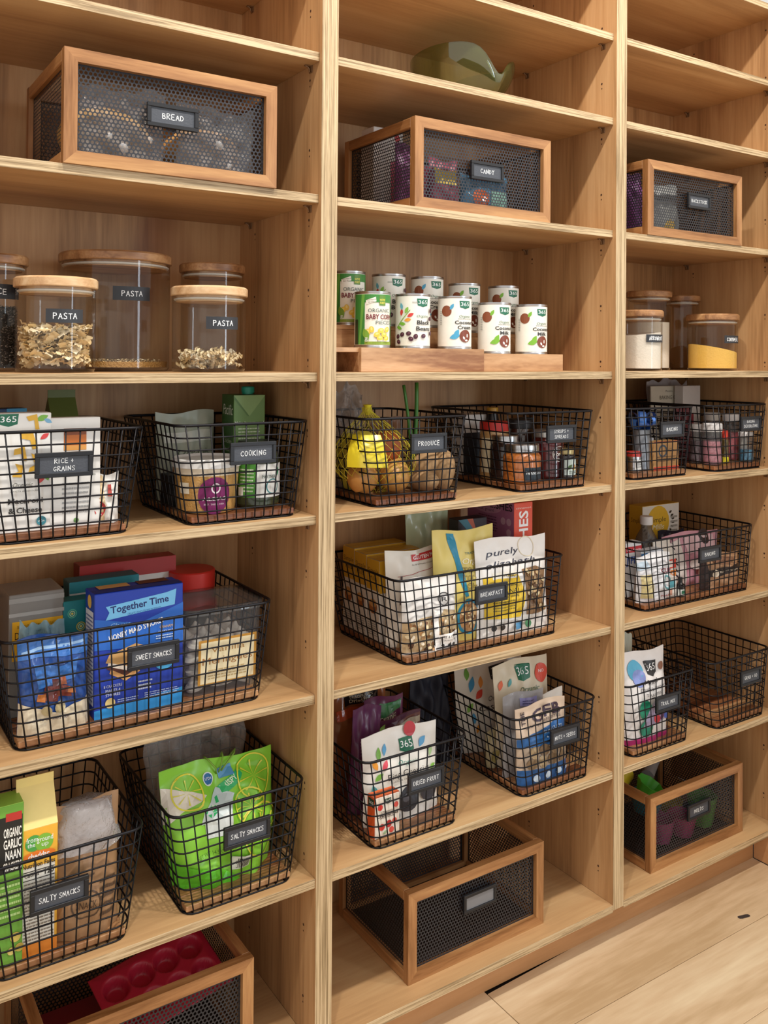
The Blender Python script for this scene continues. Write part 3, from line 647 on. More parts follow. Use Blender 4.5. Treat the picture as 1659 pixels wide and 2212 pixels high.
def grain(rr):
    return [(-.004, 0, 0), (0, .0008, .0007), (.004, 0, 0), (0, -.0008, .0007), (0, 0, -.0009)], [(0, 1, 3), (1, 2, 3), (0, 4, 1), (1, 4, 2), (2, 4, 3), (3, 4, 0)]
PST = [M('#F8E4BA', .5), M('#F2D8A6', .5), M('#FBEED2', .5)]
stuff('ruffled_pasta', pieces(JP1, 330, .075, ribbon, PST), JP1, 'ruffled ribbon pasta filling half the short jar', 'pasta')
stuff('spiral_pasta', pieces(JP3, 120, .036, spiral, PST, .1), JP3, 'spiral pasta at the bottom of the short jar', 'pasta')
stuff('short_pasta', pieces(JPB, 900, .022, grain, PST, .02).lathe([(.0004, .002), (JPB[2]-.002, .002), (JPB[2]-.001, .012), (JPB[2]*.5, .010), (.0004, .009)], M('#B98F52', .7, 0, 0, .8, 300), 40), JPB, 'small pasta grains in a thin layer in the widest jar', 'pasta')
stuff('wild_rice', pieces(JR, 3500, .108, grain, [M('#3A332F', .6), M('#6B5F57', .6), M('#A09488', .6)], .80).lathe([(.0004, .001), (JR[2]-.013, .001), (JR[2]-.013, .10), (.0004, .104)], M('#2C2622', .8), 32), JR, 'dark wild rice grains in the jar at the photo edge', 'rice')
def powder(name, J, hts, col, label, cat):
    mb = MB(); n = 40; r = J[2]; m = M(col, .9, 0, 0, .25, 220)
    mb.add([(r*math.cos(2*PI*i/n), r*math.sin(2*PI*i/n), 0.0005) for i in range(n)]+[(r*math.cos(2*PI*i/n), r*math.sin(2*PI*i/n), hts(2*PI*i/n, 1)) for i in range(n)], [(i, (i+1) % n, n+(i+1) % n, n+i) for i in range(n)], m, True)
    mb.grid(lambda a, b: (r*b*math.cos(2*PI*a), r*b*math.sin(2*PI*a), hts(2*PI*a, b)), n, 8, m); stuff(name, mb, J, label, cat)
powder('arrowroot_powder', JA, lambda a, b: .085+.006*b*math.cos(a), '#EDE6DA', 'white arrowroot powder in the short jar', 'powder')
powder('white_flour', JAB, lambda a, b: .125+.004*b*math.sin(a), '#EFE8DC', 'white flour in the taller jar behind', 'flour')
powder('brown_grain', JT, lambda a, b: .035+.028*b*math.cos(a-.6), '#8A6238', 'brown grain remnant sloping in the tall narrow jar', 'grain')
powder('yellow_cornmeal', JC, lambda a, b: .052-.012*b*math.cos(a+.5)+.004*(1-b), '#EFC25F', 'yellow cornmeal heaped in the short jar', 'cornmeal')
# ------------------------------------------------------------------ riser and cans
def riser():
    y0 = .052; xa, xm, xb = PY(780, 780, y0).x, PY(1046, 780, y0).x, PY(1219, 780, y0).x; xl = TU+.002
    r = empty('can_riser', ((xa+xb)/2, y0, SZ[0]+.0002)); tag(r, 'stepped acacia wood riser under the rows of cans', 'riser'); cx = (xa+xb)/2
    def part(n, a, b, m=W_RISE): mb = MB(); mb.box(*a, *b, m, .0008); mb.build(n, r)
    t = .009
    part('front_board', (xa-cx, 0, 0), (xm-cx, t, .0465)); part('inner_front_board', (xm-cx+.0002, .004, 0), (xb-cx, .004+t, .0375))
    part('tread', (xl-cx, t, .0465-t), (xm-cx-.001, .088, .0465)); part('tread', (xm-cx+.001, .004+t, .0375-t), (xb-cx, .088, .0375))
    part('end_board', (xa-cx, t+.0002, 0), (xa-cx+t, .088, .0465-t)); part('end_board', (xb-cx-t, .0135, 0), (xb-cx, .088, .0375-t-.0002))
    part('back_board', (xl-cx, .0885, 0), (xm-cx-.001, .0885+t, .0925-t)); part('back_board', (xm-cx+.001, .092, 0), (xb-cx, .101, .0835-t))
    part('back_tread', (xl-cx, .0885, .0925-t+.0002), (xm-cx-.001, .172, .0925)); part('back_tread', (xm-cx+.001, .092, .0835-t+.0002), (xb-cx, .172, .0835))
    part('end_board', (xl-cx, .0985, 0), (xl-cx+t, .17, .0925-t)); part('end_board', (xb-cx-t, .1015, 0), (xb-cx, .17, .0835-t))
riser()
CANM = M('#B9B9BB', .28, 1.0)
def can(name, label, px, base, items, Y, zb, basecol='#F2EFE4', a0=-PI/2, hh=.110):
    uc = (px[0]+px[1])/2; q = PY(uc, 700, Y); x = q.x; r = .0365; zb += .0003
    mb = MB(); mb.lathe([(.0004, .0015), (r*.94, .0015), (r*.99, 0), (r*.99, .003), (r*.97, .004), (r*.97, .0052)], CANM, 40)
    mb.lathe([(r*.97, .0052), (r*.97, hh-.0052)], M(basecol, .42), 40)
    mb.lathe([(r*.97, hh-.0052), (r*.97, hh-.004), (r*.99, hh-.003), (r*.99, hh), (r*.95, hh), (r*.94, hh-.003), (.0004, hh-.003)], CANM, 40)
    o = mb.build(name, None, (x, Y, zb)); tag(o, label, 'can', 'tinned food on the riser')
    w = PI*r; a = MB(); S = wrapS(r*.972, w, a0); art(a, lambda X, Z, of: S(X, Z+.006, of), w, hh-.012, items, .005, .42); a.build('paper_label', o)
def coco(kind):
    lf = '#4FA8CF' if kind == 'Cream' else '#7DB83A'
    return b365(.50, .875, .235, G365, .95*.73)+[('c', .14, .74, .10, '#8A4A2C'), ('l', .245, .83, .13, 1.0, lf), ('t', 'Organic', .50, .63, .055, '#3A6B4A', .24, 'i'), ('g', .36, .565, .66, .592, 1, '#8C8C86'), ('t', 'Coconut', .50, .50, .075, '#3A3A38', .40, 'b'), ('t', kind, .50, .395, .075, '#3A3A38', .30 if kind == 'Cream' else .21, 'b'),
        ('l', .30, .20, .20, .3, lf), ('l', .33, .26, .18, 1.1, lf), ('c', .50, .21, .115, '#7C3A22'), ('e', .47, .17, .018, .035, '#F6F0E6', .5), ('e', .54, .22, .014, .04, '#F6F0E6'), ('e', .52, .12, .03, .02, '#F6F0E6'), ('g', .0, .45, .05, .75, 8, '#A9A9A2')]
def beans():
    it = b365(.50, .875, .235, G365, .95*.73)+[('g', .30, .86, .40, .90, 2, '#9A9A94')]
    it += [('p', [(-.02, .36), (.0, .36), (.27, .72), (.26, .73)], '#8CB84A')]
    for x, y, a, c in ((.10, .68, 1.4, '#D8413A'), (.20, .72, 1.1, '#8CC050'), (.27, .62, .5, '#D8413A'), (.22, .52, .2, '#EFA23C'), (.10, .80, 1.8, '#6FB4C8'), (.12, .44, -.1, '#7DB83A'), (.05, .36, -.3, '#7DB83A')): it.append(('l', x, y, .13, a, c))
    it += [('t', 'Organic', .50, .60, .055, '#3A6B4A', .24, 'i'), ('t', 'Black', .52, .47, .085, '#2E2C2A', .27, 'b'), ('t', 'Beans', .52, .345, .085, '#2E2C2A', .30, 'b')]
    for x, y, a in ((.02, .18, .5), (.04, .07, -.3), (.12, .22, .6), (.24, .24, .2), (.28, .13, -.5), (.36, .18, 1.2), (.50, .19, .3), (.68, .25, .8), (.66, .55, .4), (.68, .72, 1.)): it += [('e', x, y, .045, .045, '#4A2230', a), ('e', x+.01, y+.012, .015, .012, '#8A5A66', a)]
    return it
def corn():
    it = [('r', .0, 0, .24, 1, '#3F8A3C'), ('p', [(.12, 0), (.16, 0), (.24, 1), (.18, 1)], '#6FB04A'), ('r', .0, 0, .10, .5, '#2C3A20'), ('r', .78, 0, 1, 1, '#3F8A3C'), ('r', .24, .84, .78, 1, '#3F8A3C'), ('r', .24, 0, .78, .06, '#8FA83C'),
        ('p', [(.27, .80), (.44, .86), (.43, .95), (.26, .88)], '#F7F3E6'), ('t', 'Delicious in', .35, .895, .03, '#5A4A30', .15, '', .09), ('t', 'Stir-Fry', .35, .85, .03, '#5A4A30', .11, '', .09), ('r', .49, .78, .61, .98, '#5E8A2E'), ('t', 'NATIVE', .55, .89, .04, '#E8DE5A', .10, 'b'), ('t', 'FOREST', .55, .83, .04, '#E8DE5A', .10, 'b'),
        ('t', 'ORGANIC', .50, .68, .075, '#4A5C5A', .40), ('t', 'BABY CORN', .52, .555, .095, '#7A2430', .50, 'b'), ('t', 'PIECES', .58, .44, .07, '#4A5C5A', .30)]
    for x, y, a in ((.30, .25, 1.5), (.36, .30, 1.7), (.45, .2, .4), (.52, .28, .2), (.58, .2, -.3), (.64, .3, .6), (.50, .13, 0), (.62, .12, .4)): it += [('e', x, y, .055, .05, '#F0CC4A', a), ('e', x, y+.015, .03, .02, '#F8E488', a)]
    it += [('l', .27, .2, .22, 1.9, '#7DA83C'), ('r', .26, .06, .30, .14, '#E8EAE0'), ('t', 'GF', .28, .10, .05, '#3F8A3C', .05), ('t', 'NET WT 14 OZ', .52, .075, .026, '#FFFFFF', .28)]
    return it
YF_, YB_ = .0985, .181
def sh1(Y, u): return PY(u, 700, Y).x
Z1, Z2, Z3, Z4 = SZ[0]+.0467, SZ[0]+.0377, SZ[0]+.0927, SZ[0]+.0837
can('corn_can', 'front row can of organic baby corn with a green label', (765, 843), 0, corn(), YF_, Z1, '#F4F1E2', -PI/2-.15)
can('bean_can', 'front row can of organic black beans with leaf drawing', (853, 930), 0, beans(), YF_, Z1)
can('coconut_can', 'front row can of coconut cream with blue leaves', (945, 1019), 0, coco('Cream'), YF_, Z1)
can('coconut_can', 'front row can of coconut milk next to the cream can', (1031, 1104), 0, coco('Milk'), YF_, Z2)
can('coconut_can', 'front row can of coconut milk at the right end', (1112, 1183), 0, coco('Milk'), YF_, Z2)
can('corn_can', 'back row can of baby corn half hidden by the upright', (716, 786), 0, corn(), YB_, Z3, '#F4F1E2', -PI/2-.15)
can('bean_can', 'back row can of black beans behind the front bean can', (803, 875), 0, beans(), YB_, Z3)
can('coconut_can', 'back row can of coconut cream', (887, 957), 0, coco('Cream'), YB_, Z3)
can('coconut_can', 'back row can of coconut milk behind the cream can', (968, 1037), 0, coco('Milk'), YB_, Z4)
can('coconut_can', 'back row can of coconut milk at the right end', (1053, 1121), 0, coco('Milk'), YB_, Z4)
# ------------------------------------------------------------------ green glass bowl
def bowl():
    Y = .175; x, r, h = cylfit(880, 1106, 150, Y, SZ[18]); 
    g_ = lambda a, c, w: math.exp(-((((a-c+PI) % (2*PI))-PI)/w)**2)
    H = lambda a: .116-.056*g_(a, -1.42, .36)-.012*g_(a, -.5, .5)-.035*g_(a, 1.5, .5)
    def S(t, a, o): 
        rr = (r-o)*(.42+.58*math.sin(min(1, t*1.02)*PI/2)**.8)*(1+.05*math.cos(3*a+.6)*t); return (rr*math.cos(a), rr*math.sin(a), .001+o*.8*(1-t)+t*H(a))
    mb = MB(); n = 56; mb.grid(lambda i, j: S(j, 2*PI*i, 0), n, 12, GREENG); mb.grid(lambda i, j: S(j, 2*PI*i, .0045), n, 12, GREENG)
    mb.add([S(1, 2*PI*i/n, 0) for i in range(n)]+[S(1, 2*PI*i/n, .0045) for i in range(n)], [(i, (i+1) % n, n+(i+1) % n, n+i) for i in range(n)], GREENG, True)
    bt = [S(0, 2*PI*i/n, 0) for i in range(n)]; mb.add(bt, [tuple(range(n))], GREENG)
    o = mb.build('glass_bowl', None, (x, Y, SZ[18]+.0005)); tag(o, 'green glass bowl with a wavy dipping rim on an upper shelf', 'bowl')
bowl()
# ------------------------------------------------------------------ RICE + GRAINS
z = zin('rice')
WHT = '#EFEDE8'
carton('pasta_box', 'white macaroni and cheese box with yellow pasta drawings and green badge', 'box', (-40, 107, 893, .046), z, .035, WHT,
  b365(.36, .945, .30, G365, .34)+[('l', .86, .955, .2, .4, '#7DB84A'), ('l', .95, .93, .14, -.5, '#7FB6D8'), ('l', .90, .80, .16, .6, '#D94A4A'), ('l', .86, .45, .2, 1.2, '#D94A4A'), ('l', .93, .47, .2, 1.9, '#7DB84A')]
  + [('p', q, '#E3B13C') for q in ([(.62, .97), (.78, .99), (.82, .86), (.76, .86), (.74, .94), (.66, .93)], [(.55, .85), (.72, .84), (.80, .70), (.72, .69), (.68, .77), (.54, .79)], [(.45, .7), (.6, .72), (.64, .60), (.58, .60), (.55, .66), (.44, .65)], [(.7, .66), (.84, .62), (.80, .52), (.66, .50), (.68, .54), (.76, .56)], [(.46, .58), (.58, .56), (.56, .46), (.42, .47), (.44, .5), (.52, .51)])]
  + [('t', 'Organic', .58, .40, .035, '#5A5A54', .30, 'i'), ('t', 'A PASTA ADVENTURE', .60, .345, .014, '#7A7A72', .42), ('t', 'Macaroni', .62, .265, .045, '#3A3836', .52, 'b'), ('t', '& Cheese', .62, .185, .045, '#3A3836', .50, 'b'), ('c', .86, .085, .075, '#3F8A9A'), ('t', 'USDA', .86, .085, .016, '#FFFFFF', .1)])
carton('farm_box', 'white box with an orange farmland photo and paragraphs of text', 'box', (108, 219, 902, .050), z, .045, WHT,
  [('r', .28, .70, .72, .90, '#C9702E'), ('r', .28, .84, .72, .90, '#8A4A2A'), ('r', .28, .70, .72, .745, '#E3A050'), ('t', "It's all about the farmers.", .5, .655, .022, '#B8402E', .72), ('t', '100% PLASTIC FREE PACKAGING', .5, .47, .016, '#6A7A6A', .8), ('g', .25, .12, .78, .42, 7, '#A9A9A9'), ('c', .52, .06, .05, '#6FA05A')], tilt=.03)
pouch('pasta_bag', 'small white bag with a tan chickpea pasta panel and red logo', 'bag', (216, 285, 1022, .052), z, .03, '#E9E5DE',
  [('r', .12, .04, .50, .97, '#E8CDA0'), ('t', 'chickpea', .32, .70, .07, '#B07A3A', .62, '', PI/2), ('e', .34, .30, .17, .15, '#C63A3A'), ('t', 'Barilla', .34, .30, .06, '#FFFFFF', .38, '', PI/2), ('r', .62, .55, .74, .80, '#B8453A')], seal=.12, seed=3)
def gable(name, label, px, zb, d, col, fin, grp=None, items=(), side=(), yaw=0., tilt=0., roof=.05, topm=None, w_=None):
    x, w, h = fit(px[0], px[1], px[2], px[3], zb); x, w, _y = clampx(x, w, px[3], d); hb = h-roof-.012; m = M(col, .45); t = topm or m; mb = MB()
    mb.box(-w/2, 0, 0, w/2, d, hb, m, .0008)
    A = [(-w/2, 0, hb), (w/2, 0, hb), (w/2, d, hb), (-w/2, d, hb), (-w/2, d/2, hb+roof), (w/2, d/2, hb+roof)]
    mb.add(A, [(0, 1, 5, 4), (2, 3, 4, 5), (0, 4, 3), (1, 2, 5)], t); mb.box(-w/2, d/2-.0012, hb+roof-.002, w/2, d/2+.0012, h, t)
    o = mb.build(name, None, (x, _y, zb), rot_of(yaw, tilt)); tag(o, label, 'carton', grp)
    artwork(o, lambda X, Z, of: (X-w/2, -of, Z), w, hb, items, 0, .5, 'front_print')
    if side: artwork(o, lambda X, Z, of: (-w/2-of, d-X, Z), d, hb, side, 0, .5, 'side_print')
    return o
gable('broth_carton', 'olive green gable carton behind the white boxes', (112, 172, 843, .20), z, .06, '#5E6B33', 1, items=[('r', 0, 0, 1, .3, '#6E7B3F')], roof=.042)
carton('grain_box', 'flat blue box at the back of the rice basket', 'box', (-30, 58, 883, .19), z, .04, '#2F4E78', [('r', .5, .9, 1, 1, '#3F9AC8')])
# ------------------------------------------------------------------ COOKING
z = zin('cooking')
def broth():
    o = carton('broth_carton', 'tall green broth carton with teal screw cap', 'carton', (540, 604, 853, .150), z, .070, '#6E9150',
      [('p', [(.0, 1), (.5, .80), (1, 1)], '#88A866'), ('p', [(.0, 1), (.5, .80), (.44, .80), (0, .97)], '#557A3C'), ('t', 'Make it your own!', .5, .74, .022, '#F2F5EA', .92, 'b'), ('g', .15, .45, .85, .70, 8, '#C9D8B8'), ('g', .1, .30, .6, .40, 4, '#C9D8B8')],
      [('r', 0, 0, 1, 1, '#3E6A34'), ('t', 'Pacific', .52, .86, .10, '#EFF2E6', .86, 'i'), ('t', 'Chicken', .5, .56, .045, '#DDE6CE', .7), ('t', 'Broth', .45, .48, .045, '#DDE6CE', .45), ('r', .1, .1, .9, .35, '#8FAA5A')], yaw=-.10)
    h = fit(540, 604, 853, .150, z)[2]; c = MB(); c.lathe([(.011, h+.001), (.011, h+.004), (.0125, h+.004), (.0125, h+.014), (.011, h+.0155), (.0004, h+.0155)], M('#1FA184', .4), 20, (.006, .028)); c.build('screw_cap', o)
broth()
def tub():
    x, r, h = cylfit(370, 520, 986, .092, z); mb = MB(); body = M('#C99A55', .5, 0, .6, .5, 260)
    mb.lathe([(.0005, .001), (r*.80, .001), (r*.83, .006), (r*.93, h-.028)], body, 32); mb.lathe([(r*.93, h-.028), (r*.96, h-.012)], M('#E4D6BE', .4), 32)
    o = mb.build('crumb_tub', None, (x, .092, z)); tag(o, 'clear tub of golden crumbs with a round purple label', 'tub')
    l = MB(); l.lathe([(r*.95, h-.016), (r, h-.015), (r, h-.002), (r*.97, h), (r*.9, h-.004), (.0004, h-.004)], M('#E6E4E0', .35), 32); l.build('lid', o)
    w = r*1.5; hh = h-.03; a = MB(); S = lambda X, Z, of: ((r*(.82+.11*Z/hh)+.0008+of)*math.cos(-PI/2-.12+(X-w/2)/r), (r*(.82+.11*Z/hh)+.0008+of)*math.sin(-PI/2-.12+(X-w/2)/r), Z)
    art(a, S, w, hh, [('c', .5, .50, .36, '#7A1F5E'), ('o', .52, .70, .10, .03, '#F3E8EE'), ('t', 'ALEIAS', .5, .42, .10, '#FFFFFF', .52), ('t', 'BEST. TASTE. EVER.', .5, .27, .045, '#EBD6E2', .46), ('r', -.3, .55, -.05, .85, '#E9DFC8')], .006); a.build('paper_label', o)
tub()
jar('pesto_jar', 'glass jar with green and white label beside the crumb tub', 'jar', (524, 622, 950, .095), z, M('#39432B', .2, 0, .6), M('#2A2C30', .4), .012, .78, .18, lab=(.18, .74, 2.6, '#ECEDE8', [('r', 0, 0, .32, 1, '#4F9A35'), ('g', .04, .15, .28, .9, 7, '#DDEBCF'), ('o', .62, .32, .13, .02, '#3F8A8F'), ('t', 'PARTNER', .55, .62, .10, '#3A5A4A', .26), ('l', .74, .75, .16, 1.2, '#3F9A6A'), ('r', .0, .05, .1, .3, '#F4F4F0')]))
pouch('flour_bag', 'pale grey bag marked organic at the back of the cooking basket', 'bag', (268, 402, 892, .195), z, .05, '#AEB4A2', [('r', .1, .66, .92, .78, '#D5D8CC'), ('t', 'Organic', .6, .55, .06, '#4A5A44', .6, 'i'), ('r', .2, .10, .6, .46, '#8A5A3A')], tilt=.05, seed=5)
carton('dark_box', 'dark box low at the left side of the cooking basket', 'box', (296, 366, 1030, .150), z, .045, '#1E1F22', [('r', .1, .2, .9, .5, '#2F3236')])
# ------------------------------------------------------------------ SWEET SNACKS
z = zin('sweet')
pouch('chocolate_bag', 'shiny blue foil bag with chocolate caramel picture', 'bag', (22, 178, 1383, .058), z, .045, '#2A4F96',
  [('r', 0, .78, 1, .97, '#3F76C4'), ('p', [(.05, .86), (.95, .93), (.95, .90), (.05, .83)], '#9CC4F0'), ('p', [(.0, .0), (1, .0), (1, .30), (.5, .22), (.0, .34)], '#E9DCC0'), ('p', [(.25, .48), (.78, .55), (.85, .75), (.55, .68), (.2, .72)], '#3C74C0'), ('r', .45, .40, .60, .56, '#5A3030'), ('p', [(.30, .36), (.52, .33), (.56, .48), (.34, .50)], '#6A2F2A'), ('p', [(.5, .38), (.72, .36), (.70, .47), (.54, .50)], '#7A3A2E'), ('p', [(.22, .36), (.34, .34), (.35, .42), (.24, .43)], '#C8783C'), ('p', [(.66, .41), (.78, .39), (.77, .46), (.68, .47)], '#C8783C'), ('p', [(.55, .5), (.66, .49), (.64, .58), (.56, .57)], '#A85A34'), ('c', .36, .25, .07, '#C9B88C'), ('c', .55, .27, .08, '#B9A87E'), ('t', 'A TASTE OF SAN FRANCISCO', .5, .16, .022, '#27406E', .8)], rough=.18, seed=11, seal=.04, tilt=.03)
carton('cracker_box', 'bright blue cracker box lettered together time', 'box', (206, 397, 1273, .072), z, .055, '#1F3FAF',
  [('p', [(.0, 0), (1, 0), (1, .13), (0, .07)], '#2E9BE6'), ('p', [(.0, .80), (.0, .55), (1, .50), (1, .84), (.5, .72)], '#2F6FD0'), ('p', [(.12, .78), (.9, .83), (.92, .96), (.80, .94), (.12, .89), (.16, .84)], '#79C4F2'), ('t', 'Together Time', .50, .875, .055, '#1B2A6B', .66, 'b', .07), ('t', 'CREATE WHOLESOME MOMENTS', .55, .815, .018, '#1F5FA8', .38, '', .06), ('t', 'Classic', .28, .73, .04, '#9CCBF6', .22, 'i'), ('t', "HONEY MAID S'MORES", .46, .675, .042, '#FFFFFF', .62, 'b', .20),
   ('p', [(.12, .44), (.42, .36), (.62, .43), (.60, .52), (.45, .56), (.16, .50)], '#E8B878'), ('p', [(.13, .39), (.36, .30), (.60, .38), (.58, .43), (.36, .37), (.15, .43)], '#5A2E22'), ('p', [(.16, .35), (.34, .27), (.50, .33), (.48, .36), (.34, .31), (.18, .38)], '#E0A868'), ('p', [(.14, .41), (.40, .34), (.60, .405), (.60, .43), (.40, .375), (.15, .44)], '#F6EBDD'),
   ('c', .78, .40, .13, '#4FB4EC'), ('g', .68, .36, .88, .45, 3, '#1F4F9A'), ('t', 'GRAHAM', .80, .66, .022, '#F0C25A', .15), ('t', 'HONEY MAID', .80, .62, .02, '#FFFFFF', .18), ('g', .68, .56, .90, .60, 2, '#CFE2F6'),
   ('t', '8 CRACKERS', .20, .25, .022, '#E6EEFA', .2), ('t', 'MAKES 4', .20, .215, .022, '#E6EEFA', .16), ('t', "S'MORES", .20, .18, .022, '#E6EEFA', .16), ('g', .48, .17, .64, .26, 3, '#CFDBF4'), ('c', .17, .115, .055, '#F0D890'), ('g', .25, .09, .48, .14, 3, '#B9CCF0'), ('g', .55, .10, .95, .15, 3, '#B9CCF0')],
  [('r', .1, .1, .9, .85, '#E9EBF4'), ('g', .15, .12, .85, .82, 22, '#5A6AA8'), ('c', .5, .92, .2, '#F0C25A')], [('r', 0, .0, 1, .45, '#16307F'), ('r', .1, .5, .45, .95, '#E0B070'), ('r', .55, .5, .9, .95, '#6A3A2C')], tilt=.02)
def meringue():
    x, w, h = fit(398, 572, 1316, .075, z); d = .13; mb = MB(); k = .90
    def R(t, sx): f = (k+(1-k)*t); return [(p[0]*f, d/2+(p[1]-d/2)*f, h*t) for p in [(a[0], a[1], 0) for a in ringpts(w, d, 0, .022, 4, d/2)]]
    r0, r1 = R(0, 0), R(1, 0); n = len(r0); mb.add(r0+r1, [(i, (i+1) % n, n+(i+1) % n, n+i) for i in range(n)], PLASTIC, True); mb.add(r0, [tuple(range(n))], PLASTIC)
    o = mb.build('meringue_tub', None, (x, .075, z)); tag(o, 'clear plastic tub of white meringues with a gold bordered label', 'tub')
    l = MB(); a = [(p[0]*1.03, d/2+(p[1]-d/2)*1.03, h-.006) for p in ringpts(w, d, 0, .022, 4, d/2)]; b = [(p[0], p[1], h+.006) for p in a]; c_ = [(p[0]*.9, d/2+(p[1]-d/2)*.9, h+.003) for p in a]
    l.add(a+b+c_, [(i, (i+1) % n, n+(i+1) % n, n+i) for i in range(n)]+[(n+i, n+(i+1) % n, 2*n+(i+1) % n, 2*n+i) for i in range(n)]+[tuple(range(2*n, 3*n))], PLASTIC, True); l.build('lid', o)
    a = MB(); art(a, lambda X, Z, of: (X-w/2, d/2-(d/2)*(k+(1-k)*Z/h)-.0006-of, Z), w, h, [('r', .18, .10, .90, .66, '#C8923A'), ('r', .21, .13, .87, .63, '#F3E6BE'), ('t', 'Vanilla', .54, .53, .07, '#B98A4A', .42), ('t', 'Meringues', .54, .40, .085, '#B07A3E', .62), ('g', .3, .17, .78, .30, 4, '#C9AE78')]); a.build('paper_label', o)
    rr = random.Random(4); me = []
    for q in range(2):
        m2 = MB(); m2.lathe([(.0005, 0), (.015, .001), (.0165, .006), (.013, .010), (.011, .011), (.0095, .015), (.006, .018), (.002, .024), (.0004, .025)], M('#EFE9E0', .7), 14); me.append(m2.mesh('meringue'))
    for iz in range(4):
        for ix in range(4):
            for iy in range(3):
                f = k+(1-k)*(iz+1)/5
                e = ob('meringue', me[(ix+iy) % 2], None, (x+(ix-1.5)*w*.205*f+rr.uniform(-.003, .003), .075+d/2+(iy-1)*.036*f+rr.uniform(-.003, .003), z+.004+iz*.0245), (rr.uniform(-.25, .25), rr.uniform(-.25, .25), rr.uniform(0, 6)))
                tag(e, 'small white meringue in the clear plastic tub', 'meringue', 'meringues in the clear tub')
meringue()
jar('cookie_jar', 'clear jar with a bright red screw lid behind the meringue tub', 'jar', (382, 480, 1226, .255), z, thinglass('grey_plastic', '#B9B4B0', 1.45, .1, .35, '#6F6862'), M('#D8372E', .4), .030, .98, .05, M('#4A3A34', .7), .75, lidr=1.02)
carton('cookie_box', 'white box with red top edge marked limited edition', 'box', (172, 380, 1212, .262), z, .04, '#E8E3DC', [('r', 0, .86, 1, 1, '#B02E2A'), ('t', 'Limited', .76, .74, .055, '#6A8A7A', .16, 'i'), ('t', 'Edition', .76, .66, .05, '#6A8A7A', .14, 'i'), ('r', .1, .55, .35, .82, '#3A2A26'), ('l', .56, .74, .14, .8, '#5A8A4A')], [('r', 0, 0, 1, 1, '#8A2220')], tilt=.0, top_col='#B9332C')
carton('cookie_box', 'teal and white box with a snowflake flower', 'box', (150, 300, 1250, .205), z, .04, '#E6E8E6', [('r', 0, .90, 1, 1, '#2F8A96')]+[('l', .68+.07*math.cos(q), .72+.11*math.sin(q), .13, q, '#2FA0B4') for q in [i*PI/4 for i in range(8)]]+[('t', 'Joy', .35, .62, .10, '#4A6A6E', .3, 'i')], [('r', 0, 0, 1, 1, '#2A7A86')], top_col='#1F6F7C')
carton('patterned_box', 'teal box printed with lacy green and yellow medallions', 'box', (134, 197, 1297, .150), z, .035, '#1C7F86', sum([[('o', .35+.3*(i % 2), .88-.13*i, .16, .03, '#D8C04A' if i % 2 else '#5FC0A0'), ('o', .35+.3*(i % 2), .88-.13*i, .10, .03, '#BFE0B0'), ('c', .35+.3*(i % 2), .88-.13*i, .04, '#E8D86A')] for i in range(6)], []))
carton('almond_tub', 'clear grey tub with a yellow dark chocolate almonds label', 'tub', (2, 122, 1282, .150), z, .09, '#85817C', [('r', .06, .46, .98, .78, '#E3A92E'), ('t', 'SEA SALT & TURBINADO SUGAR', .52, .735, .022, '#3A2A16', .75), ('t', 'Dark Chocolate', .52, .665, .06, '#3A2416', .82), ('t', 'Almonds', .52, .565, .06, '#3A2416', .5), ('r', 0, .82, 1, .85, '#A8A6A2'), ('r', 0, .93, 1, .97, '#9A9894')], rough=.2)
pouch('snack_bag', 'crumpled pale blue see-through bag behind the foil bag', 'bag', (48, 148, 1352, .108), z, .05, '#9CC4D4', mat=thinglass('pale_blue_bag', '#CFE4EC', 1.45, .1, .45, '#9FC3D2', .9, 40), seed=8, crump=.006, rag=.06)
pouch('snack_bag', 'white bag squeezed between foil bag and blue box', 'bag', (148, 206, 1420, .112), z, .03, '#E4E4E6', seed=9)
